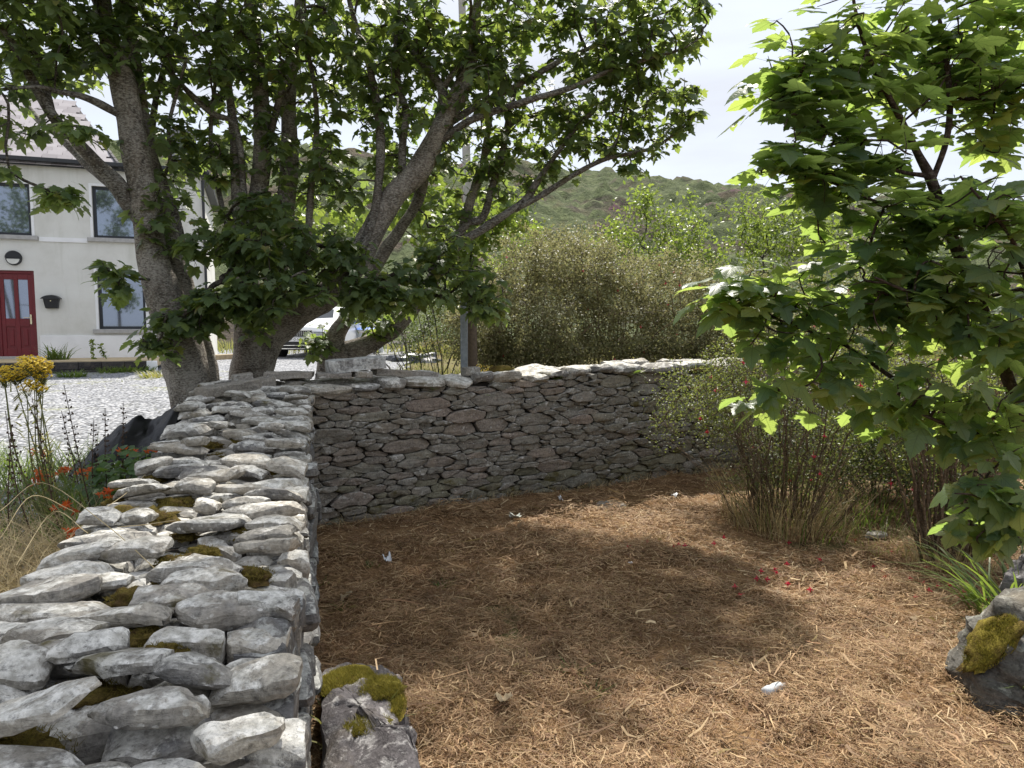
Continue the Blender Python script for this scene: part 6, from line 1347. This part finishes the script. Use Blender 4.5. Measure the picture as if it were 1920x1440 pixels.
pl = MB().box((0, -.085, .545), (.52, .014, .115)).build('number_plate', simple('plate_white', (.8,.8,.8), .4, .4, var=.02), car, local=True)
MB().box((-.235, -.0935, .545), (.045, .004, .11)).build('plate_band', simple('plate_blue', (.02,.05,.35), .4, .4), pl, local=True)
cu = bpy.data.curves.new('plate_text', 'FONT'); cu.body = '181-D-5481'; cu.size = .095; cu.align_x = 'CENTER'; cu.align_y = 'CENTER'
to = bpy.data.objects.new('plate_text', cu); COL.objects.link(to); bpy.context.view_layer.update()
tm = bpy.data.meshes.new_from_object(to.evaluated_get(bpy.context.evaluated_depsgraph_get())); bpy.data.objects.remove(to); tm.materials.clear(); tm.materials.append(CB)
to = bpy.data.objects.new('plate_text', tm); COL.objects.link(to); to.parent = pl; to.location = (.02, -.0945, .545); to.rotation_euler = (math.pi/2, 0, 0)

# ------------------------------------------------------------------ posts, pallets, debris behind the wall
ZN = simple('galvanised_steel', (.26,.29,.32), .55, .4, .35, var=.2, scale=30); WD = simple('weathered_timber', (.13,.10,.075), .9, .15, var=.3, scale=30); POLE = simple('pale_pole_timber', (.42,.40,.37), .85, .2, var=.2, scale=9)
p0 = P(871, 700, 7.4); p0[2] = .45; b = MB(); top_ = P(869, 560, 7.4)
b.box(((p0[0]+top_[0])/2, 7.4, (p0[2]+top_[2])/2), (.074, .05, top_[2]-p0[2])); b.box(((p0[0]+top_[0])/2-.03, 7.375, (p0[2]+top_[2])/2), (.008, .02, top_[2]-p0[2]-.01)); o = b.build('steel_post', ZN, bevel=.006); tag(o, 'grey galvanised steel post standing behind the back wall', 'post')
p0 = P(888, 700, 7.75); p0[2] = .45; b = MB(); b.cyl(p0, P(884, 555, 7.75), .055, .052, 12); o = b.build('timber_post', WD, smooth_shade=True, sharp=40); tag(o, 'round brown timber post right behind the steel post', 'post')
p0 = P(882, 640, 13.5); p0[2] = .5; up = thing('utility_pole', 'tall pale utility pole rising behind the sycamore branches', 'pole', p0); V, F = tube([p0, P(878, 420, 13.5), P(868, 60, 13.5), P(864, -60, 13.5)], [.085, .08, .068, .064], 14, cap=True); mesh('pole', V, F, POLE, up, smooth_shade=True, sharp=40)
tpz = P(866, -20, 13.5); b = MB(); b.cyl(tpz+[-.5, -.1, 0], tpz+[.5, -.1, 0], .04); b.build('crossarm', POLE, up); b = MB()
for dx in (-.42, -.14, .14, .42): b.cyl(tpz+[dx, -.1, .03], tpz+[dx, -.1, .14], .03, .02, 8)
b.build('insulator', simple('insulator_brown', (.12,.06,.04), .3, .5), up)
# picnic bench and stacked timber
pb = Gy(728, 668); pt = thing('picnic_bench', 'weathered grey timber picnic bench beyond the third trunk', 'bench', pb, rotz=0); TB = simple('grey_timber', (.36,.33,.30), .9, .15, var=.25, scale=14)
def wbox(c, d, R=None, name='plank'): b = MB(); b.box(np.asarray(c)+pb, d, R); return b.build(name, TB, pt, bevel=.006)
for i in range(4): wbox((-.1, -.3+.17*i, .74), (1.5, .14, .04), name='tabletop_plank')
for y_ in (-.75, .75):
    for i in range(2): wbox((-.1, y_+.15*i-.07, .44), (1.5, .13, .04), name='seat_plank')
for x_ in (-.6, .45):
    wbox((x_, 0, .40), (.045, 1.6, .09), name='rail'); wbox((x_, 0, .68), (.045, .7, .08), name='rail')
    for sg in (-1, 1): wbox((x_+.05, sg*.42, .36), (.045, .09, .86), rotx(sg*.5), name='leg')
# low timber fence piece and debris
tp = Gy(770, 678); V, F = blob(tp+[0, 0, -.02], .75, .45, .28, 5, .45, 4, 26, 9); o = mesh('tarpaulin', V, F, simple('dark_tarp', (.03,.035,.045), .4, .5, var=.4, scale=6), smooth_shade=True); tag(o, 'dark tarpaulin heap on the ground right of the picnic bench', 'tarpaulin')
bb_ = Gy(692, 662); bt = thing('blue_boat', 'blue topped plastic tank half hidden above the third trunk', 'tank', bb_); c = P(692, 618, bb_[1]); b = MB(); b.cyl((c[0], c[1], bb_[2]), (c[0], c[1], c[2]), .46, .5, 24); b.build('tank_wall', simple('pale_plastic', (.5,.52,.52), .5, .4), bt, smooth_shade=True, sharp=40); b = MB(); b.cyl(c, c+[0, 0, .08], .5, .3, 24); b.build('lid', simple('blue_plastic', (.05,.16,.55), .4, .5), bt, smooth_shade=True, sharp=40)
bt.name = 'water_tank'; ORG['water_tank'] = np.array(bb_)
# rough grass beyond the corner
n = 5000; x = rng.uniform(-3.2, .6, n); y = rng.uniform(8.2, 14, n); ok = (y > back_y(x)+.9) & (x > -1.35-.11*(y-6)); q = np.stack([x, y, yard_z(x, y)], 1)[ok]
o = blade_obj('rough_grass', q, rng.uniform(.15, .5, len(q)), .012, rng.uniform(.1, .6, len(q)), rng.uniform(.2, .7, len(q)), M['yellow_blade'], None, 3); tag(o, 'pale rough grass beyond the wall between trunk and post', 'grass', kind='stuff')
n = 9000; x = rng.uniform(-12, 14, n); y = rng.uniform(20, 34, n); q = np.stack([x, y, yard_z(x, y)], 1); q = q[(q[:, 1] > 23) | (q[:, 0] > -2)]
o = blade_obj('rough_grass', q, rng.uniform(.2, .6, len(q)), .035, .3, .4, M['yellow_blade'], None, 2); tag(o, 'rough pasture grass at the foot of the hill', 'grass', kind='stuff')
